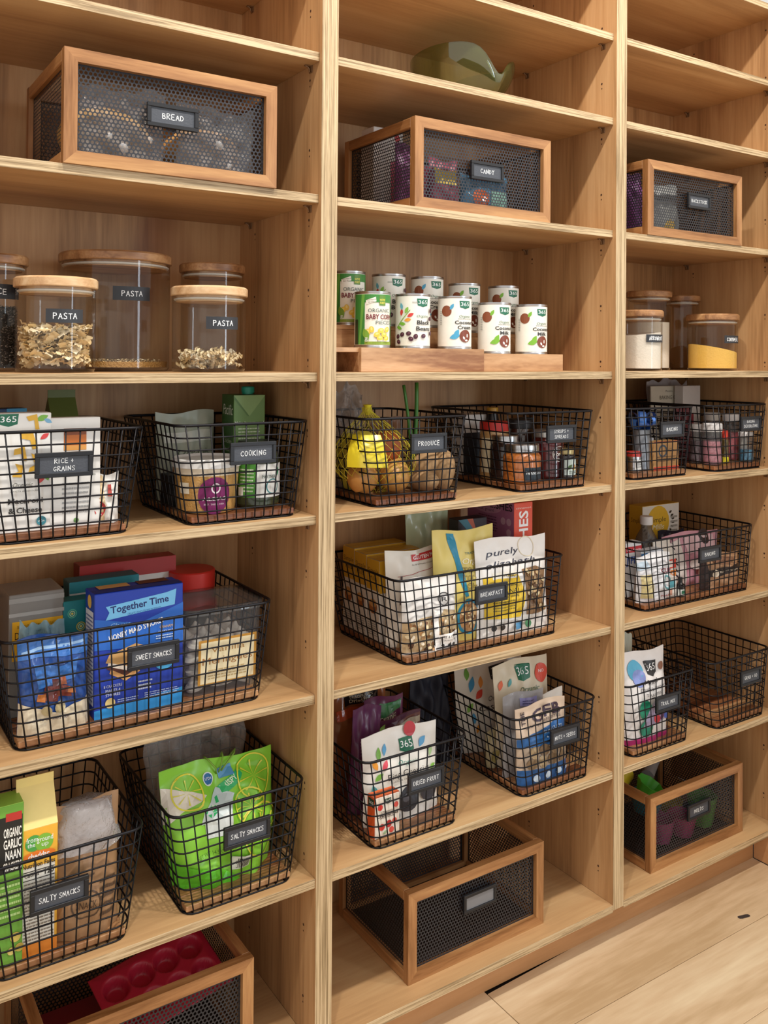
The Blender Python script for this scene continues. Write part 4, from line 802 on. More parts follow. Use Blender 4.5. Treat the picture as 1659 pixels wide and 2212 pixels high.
# ------------------------------------------------------------------ SALTY SNACKS (left)
z = zin('saltl')
carton('cracker_box', 'green and black cracker box cut by the photo edge', 'box', (-44, 44, 1745, .034), z, .045, '#6FA83E', [('r', .1, .58, .97, .93, '#1E1E1C'), ('r', .55, .90, .95, .95, '#B8342C'), ('t', 'ORGANIC', .72, .83, .055, '#F2F0E8', .44, 'b'), ('t', 'GARLIC', .72, .76, .055, '#F2F0E8', .44, 'b'), ('t', 'NAAN', .74, .69, .055, '#F2F0E8', .38, 'b'), ('t', 'CRACKERS', .72, .62, .05, '#F2F0E8', .46, 'b'), ('g', .4, .3, .95, .52, 6, '#B9D88A'), ('c', .82, .17, .13, '#D8C060'), ('c', .92, .10, .11, '#C8B050'), ('c', .72, .09, .1, '#E0CC78')], top_col='#8FBF4A')
gable('cracker_carton', 'yellow gable carton of cheddar crackers with nutrition panel', (44, 126, 1692, .040), z, .062, '#F0B53C', 1, items=[('r', .07, .0, .93, .70, '#F3EEE2'), ('r', 0, 0, 1, .10, '#E58A2E'), ('c', .36, .885, .22, '#4FA048'), ('c', .64, .875, .24, '#7FB83E'), ('t', 'from', .32, .915, .04, '#FFFFFF', .30), ('t', 'the', .30, .875, .035, '#FFFFFF', .2), ('t', 'ground', .66, .905, .04, '#FFFFFF', .42), ('t', 'up', .66, .865, .035, '#FFFFFF', .18), ('e', .5, .785, .44, .035, '#EF7F2C'), ('t', 'cheddar', .5, .785, .042, '#FFFFFF', .56, 'b'), ('t', 'Nutrition Facts', .5, .715, .035, '#3A322A', .86, 'b'), ('r', .08, .665, .92, .672, '#2A2622'), ('t', 'Calories', .32, .64, .026, '#3A322A', .38, 'b'), ('t', '120', .78, .642, .042, '#2A2622', .24, 'b'), ('r', .08, .60, .92, .606, '#2A2622'), ('g', .12, .12, .9, .59, 18, '#8A8278')], side=[('r', 0, 0, 1, 1, '#E9A83A')], roof=.055, topm=M('#EFD98A', .5))
def brownbag():
    o = pouch('cracker_bag', 'clear bag of brown crispbread with a crinkled plastic top', 'bag', (128, 272, 1742, .036), z, .055, '#A8825E', [('o', .45, .26, .22, .02, '#5A4638'), ('t', 'SNACK', .45, .26, .06, '#4A382C', .3), ('g', .66, .12, .92, .44, 5, '#5A4638'), ('g', .1, .46, .6, .50, 1, '#6A5444')], rough=.4, seed=13, seal=.02)
    x, w, h = fit(128, 272, 1742, .036, z); m = MB(); rr = random.Random(5); zs = [h*.66, h*.75, h*.84, h*.93, h*1.0]
    pl = thinglass('crinkled_plastic', '#E8E8EA', 1.6, .12, .42, '#CFCFD2', 1.0, 70)
    P = [[(math.cos(a*PI/12)*w*.51*(1-.06*j)+rr.uniform(-.004, .004), .028+math.sin(a*PI/12)*(.034-.004*j)+rr.uniform(-.005, .005), zs[j]+rr.uniform(-.004, .004)) for a in range(24)] for j in range(5)]
    m.add([p for r in P for p in r], [(j*24+a, j*24+(a+1) % 24, (j+1)*24+(a+1) % 24, (j+1)*24+a) for j in range(4) for a in range(24)]+[tuple(range(96, 120))], pl, True); m.build('plastic_top', o)
brownbag()
# ------------------------------------------------------------------ SALTY SNACKS (right)
z = zin('saltr')
def chips():
    o = pouch('chip_bag', 'lime green bag of tortilla chips tied with a green twist', 'bag', (354, 606, 1672, .050), z, .11, '#8CD03E', [('p', [(.0, .55), (.35, .74), (.0, .86)], '#E6DFD0'), ('p', [(.30, .62), (.66, .90), (.70, .84), (.36, .56)], '#2FB56A'), ('t', 'THIN & CRISPY', .49, .735, .04, '#E6F6D6', .34, 'b', .62), ('p', [(.27, .52), (.54, .58), (.60, .70), (.46, .76), (.30, .64)], '#C9D6D6'), ('p', [(.30, .40), (.52, .44), (.54, .60), (.30, .54)], '#DDE4E2'), ('c', .40, .84, .048, '#E9F1EE'), ('c', .40, .84, .040, '#2F6FA8'), ('t', 'USDA', .40, .845, .022, '#FFFFFF', .06), ('p', [(.50, .82), (.62, .86), (.61, .94), (.49, .90)], '#5A9AC8')]
      + sum([[('o', x, y, r, .012, '#E8E04A')]+[('p', [(x, y), (x+r*.9*math.cos(a), y+r*.75*math.sin(a)), (x+r*.9*math.cos(a+.1), y+r*.75*math.sin(a+.1))], '#E0DC48') for a in [i*PI/4 for i in range(8)]] for x, y, r in ((.20, .78, .13), (.80, .80, .17), (.80, .36, .20), (.72, .58, .14))], [])
      + [('p', [(.0, .0), (.6, .0), (.4, .14), (.0, .25)], '#63C82E'), ('t', 'NET WT 14.5 OZ (416g)', .36, .30, .035, '#3A6A1E', .34, '', .14), ('r', .50, .10, .66, .22, '#EDEFE6')]+[('r', .52+.012*i, .11, .526+.012*i, .20, '#3A3A38') for i in range(11)], rough=.32, seed=21, crump=.006, seal=.10, tilt=.12, foot=.84)
    x, w, h = fit(354, 606, 1672, .050, z); t = MB(); g = M('#7FA83A', .6)
    for dx in (-.012, .006, .02):
        t.tube([(dx*.2, .055, h*.86), (dx*.5, .045, h*.93), (dx*1.6, .05, h*1.02), (dx*1.9, .058, h*1.04), (dx*1.2, .062, h*.97), (dx*.2, .062, h*.88)], .0016, g, 5)
    t.build('twist_tie', o)
chips()
pouch('clear_bag', 'large crinkled clear plastic bag rising behind the chip bag', 'bag', (330, 548, 1572, .186), z, .085, '#B9B0A8', mat=BAGP, seed=31, crump=.010, seal=.03, taper=.0, rag=.07, foot=.8)
pouch('bread_bag', 'tan flatbread inside the clear bag behind the chips', 'bag', (345, 500, 1660, .212), z, .03, '#9A7A58', seed=33, crump=.004)
# ------------------------------------------------------------------ PRODUCE
z = zin('produce')
def blob(name, label, cat, c, r, col, seed=0, grp=None, rough=.6, lump=.12, n=20, rot=(0, 0, 0), bump=.3, bs=80, tip=0.):
    rr = random.Random(seed); ph = [rr.uniform(0, 6.28) for _ in range(6)]; mb = MB()
    def S(a, b):
        th, f = 2*PI*a, PI*b; k = 1+lump*(math.sin(2*th+ph[0])*math.sin(f)+.6*math.sin(3*f+ph[1])*math.cos(th+ph[2]))*math.sin(f)
        t = 1+tip*max(0, math.cos(f))**8
        return (r[0]*k*math.sin(f)*math.cos(th), r[1]*k*math.sin(f)*math.sin(th), r[2]*k*math.cos(f)*t)
    mb.grid(S, n, n*2//3, M(col, rough, 0, 0, bump, bs)); o = mb.build(name, None, c, rot); tag(o, label, cat, grp); return o
def at(u, v, Y): return PY(u, v, Y)
def potato(u, v, Y, r, seed, lab):
    p = at(u, v, Y); blob('potato', lab, 'potato', (p.x, Y, max(p.z, z+r[2]*1.02)), r, '#A5835C', seed, 'potatoes', .8, .10, rot=(0, 0, seed))
potato(928, 1003, .075, (.036, .030, .026), 3, 'tan potato lying on top of the other potatoes'); potato(958, 1022, .060, (.026, .026, .042), 5, 'upright tan potato at the right of the produce basket'); potato(915, 1048, .070, (.032, .028, .022), 8, 'brown potato at the bottom of the produce basket')
def onion_net():
    cx, cy = at(822, 1000, .085).x, .085; x0 = cx
    ctr = [(-.042, .0, .035), (.024, -.014, .035), (-.004, .054, .035), (-.032, .018, .093), (.033, .026, .090)]
    labs = ['brown onion at the left bottom of the yellow net', 'brown onion at the front of the yellow net', 'brown onion at the back of the yellow net', 'onion on top at the left inside the yellow net', 'reddish onion on top at the right inside the yellow net']
    for i, (a, b, c) in enumerate(ctr): 
        o = blob('onion', labs[i], 'onion', (x0+a, cy+b, z+c), (.032, .032, .031), ['#C08A4A', '#C9954F', '#B57F42', '#D8C94A', '#C06A3C'][i], i, 'onions in the net', .35, .04, rot=(.4*i, .3*i, i), bump=.1, tip=.25)
    H = .168; prof = lambda t: (.086*math.sin(min(1, t/.35)*PI/2)**.6 if t < .35 else .086*max(.10, math.cos((t-.35)/.62*PI/2)**.9)) if t < .93 else .010
    def S(a, t): r = prof(max(.02, t)); lx = -.022*t*t; return (r*math.cos(a)*1.0+lx, r*.88*math.sin(a)+.018, .003+t*H)
    mb = MB(); n, K = 22, 20; m = M('#D9CC3A', .5)
    for sg in (1, -1):
        for i in range(n): mb.tube([S(2*PI*i/n+sg*1.9*q/K, q/K) for q in range(K+1)], .0005, m, 3, False, False)
    o = mb.build('net_bag', None, (x0, cy, z)); tag(o, 'yellow net bag of onions knotted at the top', 'net bag')
    k = MB(); tp = S(0, 1); k.lathe([(.004, H-.012), (.008, H-.006), (.005, H), (.009, H+.008), (.0005, H+.009)], M('#E3D630', .5), 12, (-.020, .018)); k.build('knot', o)
    l = MB(); l.grid(lambda a, b: tuple(Vector(S(-2.75+.95*a, .34+.36*b))*1.0+Vector((0, -.002, 0))+Vector((math.cos(-2.75+.95*a), math.sin(-2.75+.95*a), 0))*.004), 10, 10, M('#E9D42E', .25, 0, .5)); l.build('plastic_label', o)
onion_net()
def scallions():
    q = at(890, 985, .115); m = M('#3F7A2E', .45); r = empty('green_onion', (q.x, .115, z)); tag(r, 'sprouting green stalks rising tall from the produce basket', 'vegetable')
    for tops, rad in (((872, 832), .0032), ((900, 826), .0040), ((884, 905), .0030)):
        t = at(*tops, .125)-Vector((q.x, .115, z)); mb = MB(); pts = [Vector((0, 0, .03)).lerp(t, k/8)+Vector((math.sin(k/8*PI)*.007, math.sin(k/8*PI)*.004, 0)) for k in range(9)]
        mb.tube(pts, rad, m, 6); mb.build('stalk', r)
    blob_ = MB(); blob_.lathe([(.0005, 0), (.014, .006), (.017, .016), (.009, .030), (.003, .040)], M('#C9B98A', .5), 14); blob_.build('bulb', r)
scallions()
pouch('paper_bag', 'brown paper bag standing behind the onions', 'bag', (812, 882, 905, .175), z, .05, '#7E573A', seed=41, crump=.004)
blob('pear', 'pale green squash at the left of the produce basket', 'squash', (.152, .150, z+.060), (.022, .022, .058), '#C9C24A', 12, None, .4, .06)
pouch('clear_bag', 'crumpled clear plastic bag at the left back of the produce shelf', 'bag', (688, 772, 838, .205), z, .05, '#C8C8C8', mat=BAGP, seed=44, crump=.010, rag=.08)
# ------------------------------------------------------------------ SYRUPS + SPREADS
z = zin('syrups'); AMB = M('#B5692E', .3, 0, .7, .2, 60)
jar('spread_jar', 'orange pumpkin butter jar with silver lid and dark label', 'jar', (1074, 1157, 958, .072), z, AMB, CHROME, .016, .82, .16, lab=(.12, .52, 1.2, '#23303A', [('t', 'PMPKN BUTTR', .5, .6, .26, '#E6ECEE', .86, 'b')]), lidr=.90)
jar('jam_jar', 'dark jam jar with silver lid beside the pumpkin butter', 'jar', (1028, 1096, 940, .120), z, M('#2B1B18', .2, 0, .8), CHROME, .014, .84, .15, lidr=.9)
jar('honey_jar', 'dark red honey jar with a round white printed badge', 'jar', (1148, 1218, 928, .098), z, M('#4E1216', .18, 0, .8), M('#C9C6C0', .3, .8), .014, .85, .12, lab=(.38, .82, 1.6, None, [('o', .5, .5, .30, .02, '#D8D4CC'), ('t', 'HONEY', .5, .47, .16, '#F2EFE8', .52, 'b'), ('t', 'BOURBON', .5, .72, .08, '#E2DED6', .4), ('t', 'BARREL', .5, .26, .08, '#E2DED6', .3)]), n=24)
jar('jelly_jar', 'small dark jar with a pale botanical label at the right', 'jar', (1216, 1257, 968, .062), z, M('#1F1214', .2, 0, .8), M('#B9A878', .3, .8), .010, .88, .12, lab=(.18, .80, 1.9, '#C9D8D2', [('l', .3, .5, .4, .8, '#5A7A4A'), ('l', .6, .55, .35, 2.1, '#C0843A'), ('g', .25, .1, .75, .3, 2, '#4A5A56'), ('c', .55, .4, .10, '#D8B04A')]))
jar('peanut_butter_jar', 'jar with red lid and cream label at the left back', 'jar', (985, 1050, 912, .155), z, M('#C49A62', .3, 0, .6), M('#C6322C', .4), .018, .97, .06, lab=(.14, .84, 3.4, '#E3D6B4', [('c', .45, .65, .12, '#B8382E'), ('l', .6, .5, .2, .5, '#5A8A3A'), ('c', .52, .35, .09, '#C84A32'), ('g', .3, .08, .7, .2, 2, '#5A4A3A')]), lidr=1.0)
jar('syrup_bottle', 'glass jar of dark syrup with a dark lid behind the pumpkin butter', 'jar', (1092, 1152, 905, .165), z, M('#3A2418', .15, 0, .8), M('#1E1E20', .4), .018, .9, .12)
jar('syrup_bottle', 'tall black bottle with a mustard yellow lid at the back', 'bottle', (1044, 1083, 880, .215), z, M('#151416', .3), M('#B98A2E', .4), .012, .6, .3)
jar('syrup_bottle', 'dark glass bottle behind the honey jar near the label', 'bottle', (1160, 1204, 900, .190), z, M('#1F2A2E', .15, 0, .8), M('#2A3A40', .3), .014, .7, .25)
carton('tea_box', 'white lidded box at the far left back of the syrups basket', 'box', (938, 990, 898, .225), z, .045, '#D9D6D0', [('r', 0, 0, 1, .7, '#2A2626')])
# ------------------------------------------------------------------ BREAKFAST
z = zin('breakfast'); MUS = '#D8A92C'
def simple(Y, h, lab):
    carton('pancake_box', lab, 'box', None, z, .047, '#E9E6E0', [('r', 0, .60, 1, 1, MUS), ('c', .3, .35, .2, '#A8642E')],
      [('r', 0, .62, 1, 1, MUS), ('t', 'Simple', .5, .86, .06, '#4A3A1A', .84), ('t', 'Mills', .5, .77, .06, '#4A3A1A', .6), ('c', .5, .42, .32, '#A8642E'), ('e', .5, .46, .28, .05, '#D8A868'), ('g', .12, .06, .88, .25, 7, '#9A968C')],
      [('r', 0, 0, 1, 1, '#D9B03A'), ('r', 0, .48, 1, .52, '#B98E22')], xwh=(.2305+.068, .136, h, Y), grp='pancake mix boxes')
simple(.2535, .176, 'yellow topped pancake mix box furthest back of three'); simple(.204, .172, 'yellow topped pancake mix box in the middle of three'); simple(.154, .168, 'yellow topped pancake mix box nearest the oat bags')
pouch('oat_bag', 'cream oat bag with red banner and striped red lettering', 'bag', (828, 962, 1192, .102), z, .05, '#EAE4D8', [('r', .42, .88, .86, .955, '#C9383A'), ('t', 'GLUTEN FREE', .64, .918, .035, '#FFFFFF', .40, 'b'), ('t', 'An Employee-Owned Company', .66, .845, .016, '#6A5A4A', .5), ('p', [(.15, .73), (.97, .80), (.97, .805), (.15, .735)], '#A83A36'), ('p', [(.15, .44), (.18, .44), (.22, .74), (.19, .74)], '#5A4A4A'), ('t', "Bob's", .40, .69, .05, '#3A4A7A', .20, 'i', .1), ('t', 'Red Mill', .62, .63, .075, '#B23238', .56, 'bi', .14), ('c', .36, .60, .05, '#5A8AC0'), ('e', .45, .46, .2, .02, '#C9383A'), ('g', .25, .52, .5, .56, 2, '#8A7A6A'), ('p', [(.1, .0), (.9, .0), (.8, .3), (.5, .36), (.15, .25)], '#C9AE84')], seed=51, seal=.05, tilt=.03)
pouch('granola_bag', 'white bag with a circled R and clear granola window', 'bag', (868, 988, 1254, .049), z, .045, '#EDEAE6', [('o', .72, .70, .10, .012, '#2E2E30'), ('t', 'R', .72, .70, .065, '#2E2E30', .09), ('p', [(.0, .03), (.46, .03), (.46, .50), (.0, .44)], '#C8AE86'), ('p', [(.5, .06), (.97, .06), (.97, .50), (.70, .56), (.5, .44)], '#CDB48C')]
  + [('e', random.Random(i).uniform(.03, .93), random.Random(i+50).uniform(.05, .45), .03, .02, ['#8A5E38', '#E6D2A8', '#5A3A2A', '#B98A58', '#F0E4CC'][i % 5], i) for i in range(70)]
  + [('r', .44, .03, .52, .6, '#EDEAE6'), ('r', .50, .04, .96, .24, '#F0EEEA'), ('t', 'APPLE & COOKIE', .73, .19, .035, '#3A3836', .40), ('t', 'OVERNIGHT OATS', .73, .14, .025, '#6A6866', .34), ('c', .62, .07, .025, '#4A4846'), ('c', .72, .07, .025, '#4A4846'), ('c', .82, .07, .025, '#4A4846')], seed=52, seal=.05, tilt=.02)
pouch('coconut_chip_bag', 'yellow bag with a tall blue spoon full of toasted coconut', 'bag', (950, 1082, 1146, .070), z, .042, '#DFCB72', [('p', [(.22, .97), (.33, .97), (.50, .40), (.42, .40)], '#1F86A8'), ('e', .47, .22, .19, .16, '#1F86A8'), ('e', .47, .22, .155, .135, '#B98A58'), ('p', [(.60, .42), (.85, .45), (.95, .30), (.82, .12), (.66, .18)], '#6FA84A'), ('t', "TRADER JOE'S", .66, .79, .022, '#2F6A6A', .36), ('t', 'Organic', .64, .72, .05, '#F7F0D6', .42, 'i'), ('t', 'TOASTED', .64, .64, .05, '#9A8A4A', .44, 'b'), ('t', 'COCONUT', .64, .565, .05, '#9A8A4A', .44, 'b'), ('t', 'CHIPS', .64, .49, .05, '#9A8A4A', .34, 'b')]
  + [('e', .47+.12*math.cos(i*2.4)*((i % 5)/5+.2), .22+.1*math.sin(i*2.4)*((i % 5)/5+.2), .035, .014, ['#E6CFA0', '#8A5E38', '#D8B880'][i % 3], i) for i in range(26)], seed=53, seal=.06, tilt=.03)
pouch('granola_bag', 'white granola bag with large dark script lettering and a yellow panel', 'bag', (1076, 1226, 1160, .049), z, .040, '#EDE9E4', [('t', 'purely', .36, .855, .065, '#2A2E44', .46, 'i', .05), ('t', 'elizabeth.', .47, .745, .065, '#2A2E44', .72, 'i', .05), ('o', .70, .90, .11, .008, '#E0D2B4'), ('p', [(.06, .20), (.54, .17), (.60, .40), (.52, .62), (.06, .62)], '#E8C32E'), ('r', .18, .585, .50, .65, '#F4EFE2'), ('t', 'ORGANIC', .34, .615, .03, '#3A382E', .26), ('g', .2, .50, .5, .53, 1, '#6A5A1E'), ('t', 'ORIGINAL', .36, .455, .045, '#3A3826', .36), ('t', 'ANCIENT GRAIN', .36, .40, .02, '#5A5220', .30), ('g', .16, .26, .46, .37, 4, '#8A7A26'), ('p', [(.62, .18), (.88, .18), (.94, .62), (.80, .68), (.60, .66)], '#8A6A4A')]
  + [('e', .64+.26*random.Random(i).random(), .2+.45*random.Random(i+9).random(), .035, .018, ['#5A3E28', '#C9A878', '#A07A50', '#E0CBA0'][i % 4], i) for i in range(46)]+[('c', .16, .10, .03, '#2E2E30'), ('c', .26, .10, .03, '#2E2E30'), ('r', .42, .06, .52, .13, '#4A86B0'), ('c', .62, .09, .04, '#4A8A5A')], seed=54, seal=.06, tilt=.05)
pouch('snack_bag', 'pale green glossy bag standing at the back of the breakfast basket', 'bag', (892, 984, 1106, .215), z, .045, '#C3CDA6', [('l', .75, .5, .2, .8, '#6A7A3A'), ('l', .85, .47, .18, 1.8, '#8A4A6A'), ('t', "TRADER JOE'S", .7, .30, .03, '#4A4A3A', .5, '', .2)], seed=55, rough=.22, tilt=.03)
carton('bar_box', 'dark snack bar box standing in front of the pink box', 'box', (990, 1052, 1120, .168), z, .035, '#2A2228', [('t', 'KIND', .3, .80, .07, '#8A8488', .5, 'b'), ('p', [(.0, 1), (.3, 1), (.55, .88), (.4, .86)], '#3F7A8A'), ('p', [(.3, 1), (.5, 1), (.6, .9), (.55, .88)], '#B85A3A')])
carton('cereal_box', 'tall pink cereal box with an orange red spine lettered shes', 'box', (1122, 1162, 1084, .118), z, .165, '#E2573F', [('t', 'cinnamon', .5, .955, .018, '#F8DCD2', .8), ('t', 'SHES', .5, .77, .55*.045/.25, '#FFFFFF', 1.5, 'b', PI/2)],
  [('r', 0, 0, 1, 1, '#A86A8E'), ('e', .42, .93, .32, .06, '#C08AA6'), ('t', '...SHES', .74, .955, .06, '#2A1E2A', .46, 'b'), ('t', 'fruit, ground.', .42, .905, .025, '#3A2A3A', .35), ('g', .25, .72, .66, .86, 6, '#6A3A5A'), ('c', .78, .83, .05, '#C9A0B4'), ('c', .9, .83, .05, '#C9A0B4'), ('c', .9, .74, .05, '#C9A0B4'), ('r', .1, .4, .6, .6, '#4A3A4A')])
# ------------------------------------------------------------------ DRIED FRUIT
z = zin('dried')
def leaves(pts): return [('l', x, y, s, a, c) for x, y, s, a, c in pts]
pouch('cherry_bag', 'white bing cherries bag with green badge and cherry picture', 'bag', (812, 972, 1578, .060), z, .045, '#EEEBE4', b365(.55, .80, .20, G365, .75)+leaves([(.18, .78, .14, 1.4, '#7DB84A'), (.27, .80, .12, 1.3, '#5FA8D8'), (.12, .68, .12, 2.0, '#EFA23C'), (.24, .65, .12, .9, '#D84A5A'), (.16, .54, .12, .6, '#7DB84A'), (.78, .80, .14, .8, '#5FA8D8'), (.88, .68, .12, 1.2, '#A8C890'), (.10, .40, .14, 1.9, '#4FA0A8'), (.9, .5, .1, .3, '#7DB84A')])+[('c', .62, .96, .08, '#C0404A'), ('t', 'Organic', .55, .63, .045, '#3F8A7A', .26, 'i'), ('t', 'Bing Cherries', .54, .525, .065, '#3A3634', .58), ('t', 'DRIED & UNSULFURED', .5, .46, .02, '#7A7672', .4), ('c', .50, .24, .14, '#33343C'), ('c', .80, .28, .13, '#3A3B44'), ('e', .47, .27, .06, .05, '#565862'), ('e', .78, .31, .05, .045, '#5A5C66'), ('c', .34, .07, .06, '#6A7A80'), ('t', 'USDA', .34, .07, .015, '#FFFFFF', .08)], seed=61, seal=.07, tilt=.04)
carton('cranberry_box', 'small orange and white cranberries box at the basket front', 'box', (796, 850, 1722, .030), z, .026, '#F0E6D8', b365(.52, .86, .26, '#2A4A3A', .5)+[('t', 'Organic', .5, .62, .05, '#4A4038', .5, 'i'), ('t', 'Cranberries', .5, .53, .06, '#3A2A26', .86, 'b'), ('g', .2, .46, .8, .50, 1, '#8A7A6A'), ('c', .28, .26, .11, '#D83A34'), ('c', .55, .30, .12, '#C82E30'), ('c', .78, .34, .09, '#DD4A40'), ('c', .66, .14, .1, '#E0564A'), ('l', .4, .12, .2, .5, '#9AB88A'), ('c', .2, .75, .1, '#D83A34'), ('c', .84, .72, .09, '#D8554A')], [('r', 0, 0, 1, 1, '#E4622E'), ('r', .1, .75, .9, .95, '#2A4A3A'), ('t', '365', .5, .85, .07, '#FFFFFF', .6)], top_col='#E8682E')
pouch('fruit_bag', 'dark purple dried fruit bag leaning at the left', 'bag', (764, 826, 1535, .118), z, .045, '#5A2A4E', [('g', .2, .55, .8, .7, 5, '#9A7A92'), ('r', .3, .3, .9, .45, '#7A3A5E')], seed=62, rough=.3, roll=.06)
pouch('fruit_bag', 'purple and green dried fruit bag behind the cherries', 'bag', (800, 884, 1512, .170), z, .035, '#5E2344', [('p', [(.1, .72), (.9, .86), (.95, .95), (.4, .92)], '#3F7A4A'), ('l', .25, .85, .3, .8, '#7FAA4A'), ('t', 'Organic', .5, .78, .05, '#DDE6C8', .6, 'i', .2)], seed=63, rough=.3, tilt=.04)
pouch('fruit_bag', 'brown and purple bag lettered organic whole', 'bag', (838, 942, 1548, .122), z, .035, '#6A4038', [('p', [(.0, .88), (1, .97), (1, 1), (0, 1)], '#4A2236'), ('p', [(.05, .76), (.98, .86), (.98, .93), (.05, .86)], '#A89A84'), ('t', 'Organic Whole', .5, .80, .055, '#F0E6D0', .84, 'bi', .14), ('l', .2, .88, .25, 1., '#7FAA4A')], seed=64, rough=.3, tilt=.03)
pouch('fruit_bag', 'clear bag of orange brown dried fruit with dark label strip', 'bag', (722, 846, 1486, .222), z, .042, '#8A5230', [('p', [(.25, .80), (.85, .84), (.85, .93), (.25, .90)], '#241C1A'), ('t', "TRADER JOE'S", .55, .885, .025, '#D8C8A8', .42, '', .08), ('t', 'Dried Fruit', .55, .85, .03, '#D8C8A8', .42, '', .08), ('p', [(.1, .68), (.9, .72), (.9, .80), (.1, .78)], '#B5502E'), ('p', [(.1, .92), (.9, .95), (.9, 1), (.1, 1)], '#B9A8A0')], seed=65, rough=.15, tilt=.02)
pouch('cloth_bag', 'dark navy bag standing on the shelf between dried fruit and nuts', 'bag', (906, 990, 1455, .235), SZ[-28]+.0005, .075, '#141624', seed=66, rough=.7, crump=.006, rag=.03)
# ------------------------------------------------------------------ NUTS + SEEDS
z = zin('nuts')
pouch('nut_bag', 'tall white nut bag with black badge and coloured leaves', 'bag', (990, 1136, 1432, .212), z, .05, '#E6E1D6', b365(.60, .83, .24, '#2A2A2C', .70)+leaves([(.15, .90, .14, 1.4, '#6FA84A'), (.20, .78, .18, 1.2, '#4FA0D0'), (.33, .78, .13, 1.3, '#E8984A'), (.28, .66, .14, .7, '#D84A3A'), (.15, .52, .13, .9, '#8ABF5A'), (.18, .40, .12, 1.5, '#4FA0D0'), (.22, .28, .12, 1.2, '#EFA23C')])+[('t', 'Organic', .55, .58, .05, '#4A4844', .3, 'i'), ('t', 'Cashews', .5, .5, .07, '#3A3836', .5)], seed=71, seal=.06, tilt=.03, roll=.0, foot=.84)
pouch('nut_bag', 'beige nut bag with green badge and red round no sticker', 'bag', (1096, 1212, 1428, .116), z, .040, '#DCCFB4', b365(.52, .86, .26, G365, .62)+[('c', .86, .83, .13, '#DD5A48'), ('t', 'NO', .86, .85, .03, '#FFFFFF', .1), ('t', 'Organic', .6, .70, .05, '#3F6A4A', .36, 'i'), ('t', 'Raw Nuts', .55, .6, .06, '#3A3A34', .5), ('l', .1, .8, .14, 1.2, '#E8704A'), ('l', .25, .80, .12, 1.1, '#5FA8A8')], seed=72, tilt=.05, roll=-.02)
pouch('seed_bag', 'clear zip bag with a small lilac label behind the bites bag', 'bag', (1078, 1166, 1502, .080), z, .024, '#C9C8CC', [('r', .4, .82, .85, .92, '#8A88B8'), ('g', .45, .84, .8, .9, 2, '#4A4A7A')], mat=thinglass('zip_bag', '#E0E0E4', 1.45, .08, .45, '#C4C2C4', .5, 30), seed=73)
pouch('bites_bag', 'tan and blue gluten free bites bag with clear window', 'bag', (1096, 1206, 1532, .028), z, .04, '#CDB6A0', [('p', [(.0, .60), (.9, .74), (1, .70), (1, .56), (.45, .46), (.0, .50)], '#2A62A0'), ('r', .0, .0, 1, .20, '#235A96'), ('p', [(.08, .20), (.96, .20), (.98, .54), (.5, .46), (.06, .5)], '#A89684'), ('t', 'THE', .13, .86, .06, '#3A2A34', .2, 'b', PI/2), ('t', 'GFB', .58, .86, .13, '#3A2A3A', .58, 'b', .08), ('t', 'GLUTEN FREE BITES', .5, .755, .035, '#3A2A34', .7, '', .08), ('t', 'CHOCOLATE', .66, .64, .04, '#DCE8F4', .4, '', .06), ('t', '+ BANANA', .66, .575, .04, '#DCE8F4', .32, '', .06)]
  + [('c', .2+.2*(i % 4)+.04*(i//4), .28+.14*(i//4), .085, ['#8A7256', '#A48C68', '#7A6248'][i % 3]) for i in range(8)]+[('c', .28, .08, .05, '#C8D8E8'), ('c', .5, .09, .05, '#C8D8E8'), ('c', .72, .10, .05, '#C8D8E8'), ('c', .9, .11, .04, '#C8D8E8')], seed=74, seal=.08, tilt=.03)
pouch('nut_bag', 'white nut bag with orange lettering at the right of the basket', 'bag', (1186, 1272, 1492, .074), z, .035, '#EAE4DA', [('t', "TRADER JOE'S", .6, .82, .03, '#C9642E', .55, '', .12), ('t', 'RAW ALL', .6, .70, .05, '#B8644A', .5, '', .1), ('g', .3, .55, .9, .66, 3, '#7A706A'), ('p', [(.2, .05), (.8, .08), (.9, .5), (.5, .55), (.25, .42)], '#4A3A32'), ('c', .6, .24, .14, '#C9B896'), ('c', .55, .42, .10, '#8A5A3A')], seed=75, seal=.08, tilt=.05)
pouch('seed_bag', 'small clear bag of pale seeds low at the left of the nuts basket', 'bag', (1050, 1098, 1580, .135), z, .028, '#BDB08A', [('e', .5, .3, .4, .2, '#A89A5A')], seed=76)
# ------------------------------------------------------------------ BAKING (small basket)
z = zin('bakes')
def ribbon_bow():
    q = at(1385, 905, .085); r = empty('ribbon_bow', (q.x, .085, z)); tag(r, 'shiny blue ribbon bow on top of the tins in the baking basket', 'bow'); m = M('#4A82D8', .22, 0, .5)
    for a in range(9):
        an = a*2.4; L = .026+.006*(a % 3); mb = MB(); vs = []; w = .0075; D = Vector((math.cos(an), .6*math.sin(an), .35*math.sin(1.7*a))).normalized(); Up = Vector((0, 0, 1)); Sd = D.cross(Up).normalized()
        for i in range(13):
            t = i/12; p = D*L*math.sin(PI*t)+Up*.017*math.sin(2*PI*t)*(1 if a % 2 else .7)+Vector((0, 0, .108+.008*(a % 4))); vs += [p-Sd*w, p+Sd*w]
        mb.add(vs, [(2*i, 2*i+2, 2*i+3, 2*i+1) for i in range(12)], m, True); mb.build('ribbon_loop', r)
    s_ = MB(); s_.lathe([(.0005, .0), (.020, .0), (.021, .004), (.021, .098), (.0005, .10)], M('#8E949C', .3, .3), 20); s_.build('spool', r)
ribbon_bow()
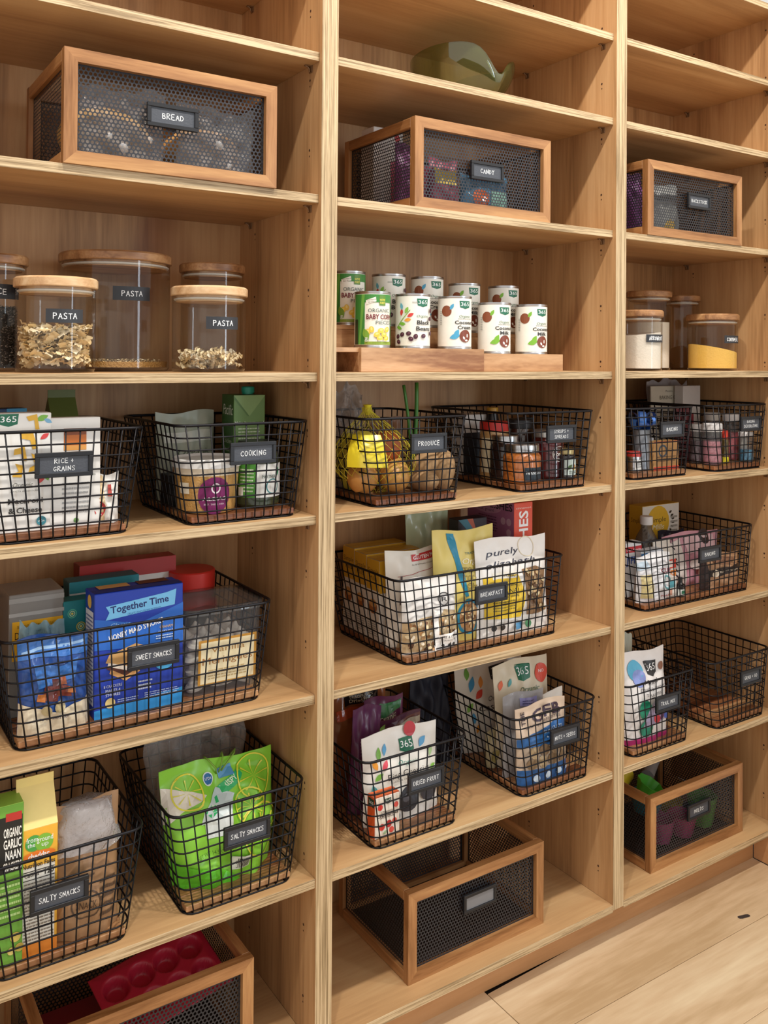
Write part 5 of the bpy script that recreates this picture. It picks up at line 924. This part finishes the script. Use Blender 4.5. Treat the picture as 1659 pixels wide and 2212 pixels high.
jar('sprinkle_tin', 'small silver tin at the front left of the baking basket', 'tin', (1352, 1386, 975, .060), z, M('#B9BBC0', .25, 1.0), M('#C23A32', .4), .010, .98, .04, lab=(.2, .8, 1.5, '#D8D8D6', [('g', .1, .2, .9, .8, 3, '#6A6A6A')]), lidr=1.0)
jar('sprinkle_jar', 'clear jar of grey sugar behind the silver tin', 'jar', (1384, 1412, 945, .100), z, PLASTIC, M('#A8B4C4', .3), .010, .95, .06, M('#8A8C90', .8), .8)
carton('candle_box', 'small kraft brown box with a dark ring emblem', 'box', (1413, 1467, 953, .055), z, .030, '#B98A52', [('o', .36, .66, .17, .05, '#3A4A5A'), ('t', 'Co.', .72, .68, .10, '#4A3A26', .3), ('g', .12, .28, .9, .50, 3, '#6A4A28'), ('r', 0, 0, 1, .12, '#C8402E'), ('r', 0, .95, 1, 1, '#A8402E')])
# ------------------------------------------------------------------ BAKING DECORATING
z = zin('bakd'); WCAP = M('#E6E4E4', .4)
def sprk(c): return M(c, .5, 0, .6, .6, 260)
jar('sprinkle_jar', 'jar of pink sprinkles with white cap at the front', 'jar', (1517, 1560, 914, .062), z, PLASTIC, WCAP, .018, .98, .03, sprk('#DD8A9C'), .68, lidr=1.02)
jar('sprinkle_jar', 'jar of dark mixed sprinkles left of the pink jar', 'jar', (1490, 1520, 916, .105), z, PLASTIC, WCAP, .016, .98, .03, sprk('#7A5A66'), .68, lidr=1.02)
jar('sprinkle_jar', 'white capped jar at the back behind the pink jar', 'jar', (1520, 1556, 891, .145), z, PLASTIC, M('#C9C4BC', .4), .018, .98, .03, sprk('#8A4A5A'), .55, lidr=1.02)
jar('sprinkle_jar', 'tall white capped jar of deep red sugar', 'jar', (1570, 1606, 894, .105), z, PLASTIC, WCAP, .016, .98, .03, sprk('#C2283A'), .70, lidr=1.02)
jar('food_colour_bottle', 'tiny bottle with red cap and yellow base stripe', 'bottle', (1557, 1574, 928, .068), z, M('#5A4A22', .25, 0, .6), M('#D8402E', .4), .022, .8, .1, lab=(.02, .25, 4, '#E3D62E', []))
jar('food_colour_bottle', 'little white bottle with dark green base', 'bottle', (1598, 1614, 935, .066), z, M('#D8D6D2', .4), WCAP, .010, .8, .1, lab=(.02, .32, 4, '#2F6A52', []))
jar('sprinkle_jar', 'jar of bright blue sugar with white cap at the right', 'jar', (1613, 1646, 932, .060), z, PLASTIC, WCAP, .010, .98, .03, sprk('#3F9AC8'), .48, lidr=1.02)
carton('baking_cup_card', 'cream card lettered baking cups at the back', 'card', (1376, 1454, 834, .236), z, .006, '#D9D2C0', [('t', 'Rustic', .5, .93, .025, '#5A5246', .2), ('t', 'BAKING CUPS', .54, .84, .055, '#6A604E', .62)])
pouch('icing_bag', 'white translucent bag standing behind the baking cups card', 'bag', (1412, 1498, 822, .250), z, .03, '#D8D4D6', [('p', [(.6, .3), (.72, .32), (.76, .8), (.66, .78)], '#C05A7A')], mat=thinglass('milky_bag', '#E6E4E6', 1.4, .2, .6, '#D8D4D8', .6, 30), seed=81, rag=.05)
carton('white_box', 'narrow white box with a red stripe beside the white bag', 'box', (1476, 1513, 833, .200), z, .030, '#DDD8D4', [('r', .25, .15, .6, .62, '#9A3A44')])
pouch('cutter_bag', 'dark red bag low at the left of the decorating basket', 'bag', (1466, 1500, 880, .165), z, .03, '#6A2A30', seed=82)
# ------------------------------------------------------------------ BAKING (wide basket)
z = zin('bakb')
carton('baking_mix_box', 'white and yellow mix box with a sunburst at the back', 'box', (1388, 1467, 1090, .215), z, .045, '#E6E2DA', [('c', .42, .76, .30, '#E3B52E'), ('t', 'Simple', .42, .80, .07, '#4A3A1A', .42), ('t', 'Mills', .42, .70, .07, '#F6F0DC', .32, 'i')]+[('l', .42+.40*math.cos(a), .76+.22*math.sin(a), .08, a, '#3A3226') for a in [-PI*.95+i*.24 for i in range(16)]]+[('g', .76, .6, .96, .85, 4, '#A8A49C'), ('e', .5, .2, .4, .1, '#4A2E22')], [('r', 0, 0, 1, 1, '#CFA02C'), ('t', 'Simple', .5, .8, .06, '#5A4416', .7)], top_col='#D9AE36')
def extract():
    x, r, h = cylfit(1368, 1424, 1115, .170, z)
    jar('extract_bottle', 'clear bottle with a white cap and sloping shoulders', 'bottle', (1368, 1424, 1115, .170), z, thinglass('bottle_plastic', '#D0CCC6', 1.5, .06, .25, '#8A8480'), WCAP, .018, .45, .3, shape=lambda r, hb: [(.0005, .001), (r, .001), (r, hb*.62), (r*.8, hb*.78), (r*.42, hb*.92), (r*.42, hb)], lidr=.5)
extract()
carton('muffin_mix_box', 'small blue and white muffin mix box with red banner', 'box', (1352, 1386, 1172, .120), z, .03, '#E9EAEC', [('r', 0, .82, 1, .93, '#C8323A'), ('t', "Chef's Favorite", .5, .87, .04, '#FFFFFF', .9), ('t', 'JIFFY', .5, .68, .13, '#1F4FA8', .95, 'b')])
pouch('sugar_bag', 'white sugar bag with dark lettering at the front left', 'bag', (1352, 1428, 1206, .055), z, .05, '#E9E9EC', [('r', .05, .1, .3, .6, '#D8C890'), ('t', 'CUP', .75, .62, .09, '#8A3A4A', .3, 'b'), ('o', .72, .38, .13, .03, '#5AA0A8'), ('t', 'MAX', .66, .10, .05, '#A83A4A', .2), ('p', [(.0, .7), (.3, .75), (.25, .9), (0, .88)], '#C9DCEC')], seed=91, seal=.05)
carton('blue_band_bag', 'white box with blue band behind the sugar bag', 'box', (1385, 1432, 1188, .100), z, .028, '#DCE4EC', [('r', 0, .78, 1, .95, '#3F86C8'), ('g', .1, .8, .9, .92, 1, '#FFFFFF')])
gable('baking_soda_box', 'orange and white pointed carton in the middle', (1424, 1460, 1168, .105), z, .04, '#E9E3DA', 1, items=[('r', 0, .66, 1, .92, '#D8402E'), ('r', .2, .70, .8, .88, '#F0E4DC'), ('r', 0, .36, 1, .60, '#EF8A2E'), ('t', 'SODA', .5, .5, .08, '#FFFFFF', .8)], roof=.03)
carton('yeast_box', 'small white box with orange pictures at the front', 'box', (1428, 1462, 1248, .060), z, .028, '#EDE6DE', [('r', .1, .55, .5, .85, '#E0702E'), ('r', .55, .5, .9, .85, '#5AA8B8'), ('r', .3, .15, .7, .45, '#D8A08A'), ('g', .1, .04, .9, .14, 1, '#8A7A6A')])
jar('extract_bottle', 'tiny dark extract bottle standing at the front', 'bottle', (1461, 1480, 1247, .058), z, M('#1E1A1A', .25, 0, .6), M('#2A2A2C', .4), .012, .5, .2, lab=(.1, .55, 3, '#E0E6E2', [('r', .3, .3, .7, .8, '#2F7A5A')]))
pouch('chocolate_chip_bag', 'dark glossy chocolate chip bag behind the tiny bottle', 'bag', (1436, 1492, 1148, .150), z, .045, '#2B2C36', [('g', .5, .3, .9, .7, 5, '#6A6C78')], seed=92, rough=.2)
pouch('marshmallow_bag', 'pink and white marshmallow bag at the right', 'bag', (1490, 1606, 1146, .112), z, .05, '#D8A0B0', [('p', [(.0, 0), (.3, 0), (.28, .9), (.0, .8)], '#E9E0DC'), ('t', 'vanilla', .14, .45, .09, '#3A2A30', .6, 'i', PI/2), ('p', [(.34, .6), (.9, .7), (.9, .92), (.34, .9)], '#E6C4CC'), ('c', .72, .90, .09, '#3A3236'), ('t', 'OPEN', .72, .90, .03, '#FFFFFF', .1), ('e', .5, .4, .14, .1, '#F2E6E2')], seed=93, rough=.25)
pouch('brown_sugar_bag', 'kraft brown bag with dark band at the front right', 'bag', (1530, 1612, 1196, .052), z, .045, '#B48A68', [('r', .0, .0, .12, 1, '#3A2622'), ('p', [(.10, .36), (.95, .44), (.95, .62), (.10, .56)], '#2E2422'), ('t', 'BROWN SUGAR', .58, .50, .07, '#E6D8C4', .6), ('c', .24, .46, .06, '#E6D8C4'), ('e', .55, .78, .3, .1, '#8A624A')], seed=94)
# ------------------------------------------------------------------ TRAIL MIX
z = zin('trail')
pouch('trail_mix_bag', 'white trail mix bag with black badge and purple foot', 'bag', (1340, 1440, 1418, .040), z, .06, '#ECE8E6', b365(.64, .80, .26, '#2A2A2E', .62)+[('c', .28, .80, .14, '#5AB4D8'), ('c', .34, .71, .12, '#8A9AD8'), ('e', .86, .80, .06, .04, '#8A5A42', .9), ('t', 'Mixed', .58, .66, .05, '#3A3638', .3), ('t', 'Double Feature', .6, .585, .04, '#3A3638', .6, 'i'), ('t', 'TRAIL MIX', .6, .52, .03, '#5A5658', .35), ('r', 0, .0, 1, .06, '#B02A6E'), ('c', .36, .37, .14, '#1F8A6A'), ('c', .38, .17, .13, '#2A8A72'), ('p', [(.3, .18), (.95, .22), (.95, .42), (.6, .46), (.35, .3)], '#A89AB8'), ('c', .70, .30, .10, '#6A3A6A'), ('c', .84, .26, .07, '#4A6AC8'), ('c', .60, .24, .06, '#C8343A'), ('c', .76, .38, .06, '#5A2A3A')], seed=95, seal=.06, tilt=.03)
pouch('trail_mix_bag', 'pale bag with a blue spot behind the trail mix', 'bag', (1336, 1380, 1378, .130), z, .045, '#C8CCBC', [('c', .75, .72, .25, '#8AB8D0')], seed=96, rag=.04)
# ------------------------------------------------------------------ bins
CUR[0] = None
def loaf(name, lab, key, x, y, w, d, h, col, seed):
    b = BINS[key]; blob(name, lab, 'bread', (b[0]+x, b[1]+y, b[2]+h*1.02), (w/2, d/2, h), col, seed, 'bread in the bin', .5, .06, 24)
loaf('bread_loaf', 'golden bread loaf at the left inside the bread bin', 'bread', -.085, .11, .15, .11, .055, '#D8A85A', 1)
loaf('bread_loaf', 'pale bread loaf at the right inside the bread bin', 'bread', .085, .11, .15, .11, .050, '#C9985C', 2)
loaf('bread_loaf', 'brown bread loaf at the back inside the bread bin', 'bread', .0, .205, .25, .07, .06, '#B07A44', 3)
pouch('bread_bag', 'clear crinkled bread bag at the left front inside the bread bin', 'bag', None, BINS['bread'][2], .03, '#C9C4B8', mat=BAGP, seed=101, xwh=(BINS['bread'][0]-.08, .14, .125, BINS['bread'][1]+.018), crump=.006, rag=.05)
pouch('bread_bag', 'clear crinkled bread bag at the right front inside the bread bin', 'bag', None, BINS['bread'][2], .03, '#C9C4B8', mat=BAGP, seed=102, xwh=(BINS['bread'][0]+.08, .14, .12, BINS['bread'][1]+.018), crump=.006, rag=.05)
def inbin(key, name, lab, x, y, w, h, d, col, seed, items=(), **k):
    b = BINS[key]; return pouch(name, lab, 'bag', None, b[2], d, col, items, xwh=(b[0]+x, w, h, b[1]+y), seed=seed, **k)
inbin('candy', 'candy_bag', 'purple candy bag at the left inside the candy bin', -.135, .06, .07, .13, .045, '#6A2A5E', 111, yaw=.0)
inbin('candy', 'candy_bag', 'red candy bag in the middle of the candy bin', -.055, .05, .075, .11, .05, '#8A3A4A', 112, [('r', .1, .5, .9, .8, '#D8B84A')])
inbin('candy', 'candy_bag', 'blue foil candy bag at the right inside the candy bin', .055, .05, .13, .09, .05, '#4A7A9A', 113, [('c', .3, .4, .16, '#D8602E'), ('r', .5, .2, .9, .6, '#8AB8A8')], rough=.15)
inbin('candy', 'candy_bag', 'pink candy bag at the back of the candy bin', -.06, .15, .12, .12, .05, '#C04A6A', 114)
carton('candy_box', 'white candy carton sticking up at the left of the candy bin', 'box', None, BINS['candy'][2], .05, '#E4DFDA', [('c', .8, .9, .1, '#C8323A')], xwh=(BINS['candy'][0]-.125, .075, .186, BINS['candy'][1]+.175))
inbin('backstock', 'refill_bag', 'purple refill bag at the left of the backstock bin', -.14, .05, .06, .15, .06, '#6A2A6A', 121)
inbin('backstock', 'refill_bag', 'grey refill bag in the middle of the backstock bin', -.05, .04, .11, .13, .05, '#8A8A86', 122, [('c', .5, .15, .2, '#C8A03A'), ('r', .1, .7, .9, .8, '#5A5A58')])
inbin('backstock', 'refill_bag', 'plum coloured bag rising above the backstock bin', -.12, .17, .09, .178, .05, '#5A2A52', 123)
# moulds
def cup_mold(lab, key, x, y, z0, r0, r1, h, col, rot, scal=0):
    b = BINS[key]; mb = MB(); n = 28
    S = lambda a, t, o: ((r0+(r1-r0)*t-o)*(1+scal*math.cos(8*2*PI*a))*math.cos(2*PI*a), (r0+(r1-r0)*t-o)*(1+scal*math.cos(8*2*PI*a))*math.sin(2*PI*a), h*t)
    m = M(col, .35); mb.grid(lambda a, t: S(a, t, 0), n, 6, m); mb.grid(lambda a, t: S(a, t, .002), n, 6, m)
    mb.add([S(i/n, 0, 0) for i in range(n)], [tuple(range(n))], m); mb.add([S(i/n, 1, 0) for i in range(n)]+[S(i/n, 1, .002) for i in range(n)], [(i, (i+1) % n, n+(i+1) % n, n+i) for i in range(n)], m)
    o = mb.build('baking_mould', None, (b[0]+x, b[1]+y, b[2]+z0), rot); tag(o, lab, 'mould', 'silicone moulds'); return o
cup_mold('yellow plastic cup lying at the left of the molds bin', 'molds', -.135, .150, .120, .022, .030, .060, '#D8C52E', (0, 1.2, .4))
cup_mold('bright green scalloped mould on top of the molds bin', 'molds', -.080, .105, .105, .020, .034, .040, '#4FAE3A', (.35, .3, 0), .06)
cup_mold('teal blue mould under the green mould', 'molds', -.060, .115, .060, .030, .042, .040, '#2F8AA0', (.1, 0, 0))
cup_mold('grey translucent tube mould lying in the molds bin', 'molds', .0, .16, .115, .016, .020, .110, '#9A9CA0', (0, 1.35, .5))
cup_mold('pink mould at the front left in the molds bin', 'molds', -.07, .062, .012, .025, .036, .055, '#A83A78', (0, 0, 0), .05)
cup_mold('magenta mould at the front middle in the molds bin', 'molds', .015, .062, .004, .026, .036, .050, '#B8407A', (0, 0, 0), .05)
cup_mold('green mould at the right front in the molds bin', 'molds', .10, .066, .004, .026, .038, .075, '#5FA848', (0, 0, 0), .05)
cup_mold('yellow mould lying behind the magenta one', 'molds', .05, .13, .004, .026, .036, .050, '#C8B83A', (0, 0, 0), .05)
def muffin():
    b = BINS['redtray']; mb = MB(); w, d = .21, .14; m = M('#B01F38', .38)
    def S(u, v):
        x, y = (u-.5)*w, (v-.5)*d; hgt = 0
        for i in range(4):
            for j in range(2):
                q = math.hypot(x-(i-1.5)*.047, y-(j-.5)*.055); hgt = max(hgt, .022*max(0, min(1, (.023-q)/.007)))
        e = min(1, (.5-abs(u-.5))*14, (.5-abs(v-.5))*10); return (x, y, .004*e-hgt)
    mb.grid(S, 72, 48, m)
    o = mb.build('muffin_mould', None, (b[0]+.052, b[1]+.112, b[2]+.108), (.30, -.10, .12)); tag(o, 'red silicone muffin mould with round cups in the lowest bin', 'mould')
    so = o.modifiers.new('s', 'SOLIDIFY'); so.thickness = .002
    mb = MB(); mb.box(-.10, -.09, 0, .10, .09, .06, M('#7A1A22', .5), .006); t = mb.build('baking_tray', None, (b[0]-.06, b[1]+.125, b[2]), (0, 0, 0)); tag(t, 'dark red tray below the muffin mould', 'tray')
muffin()
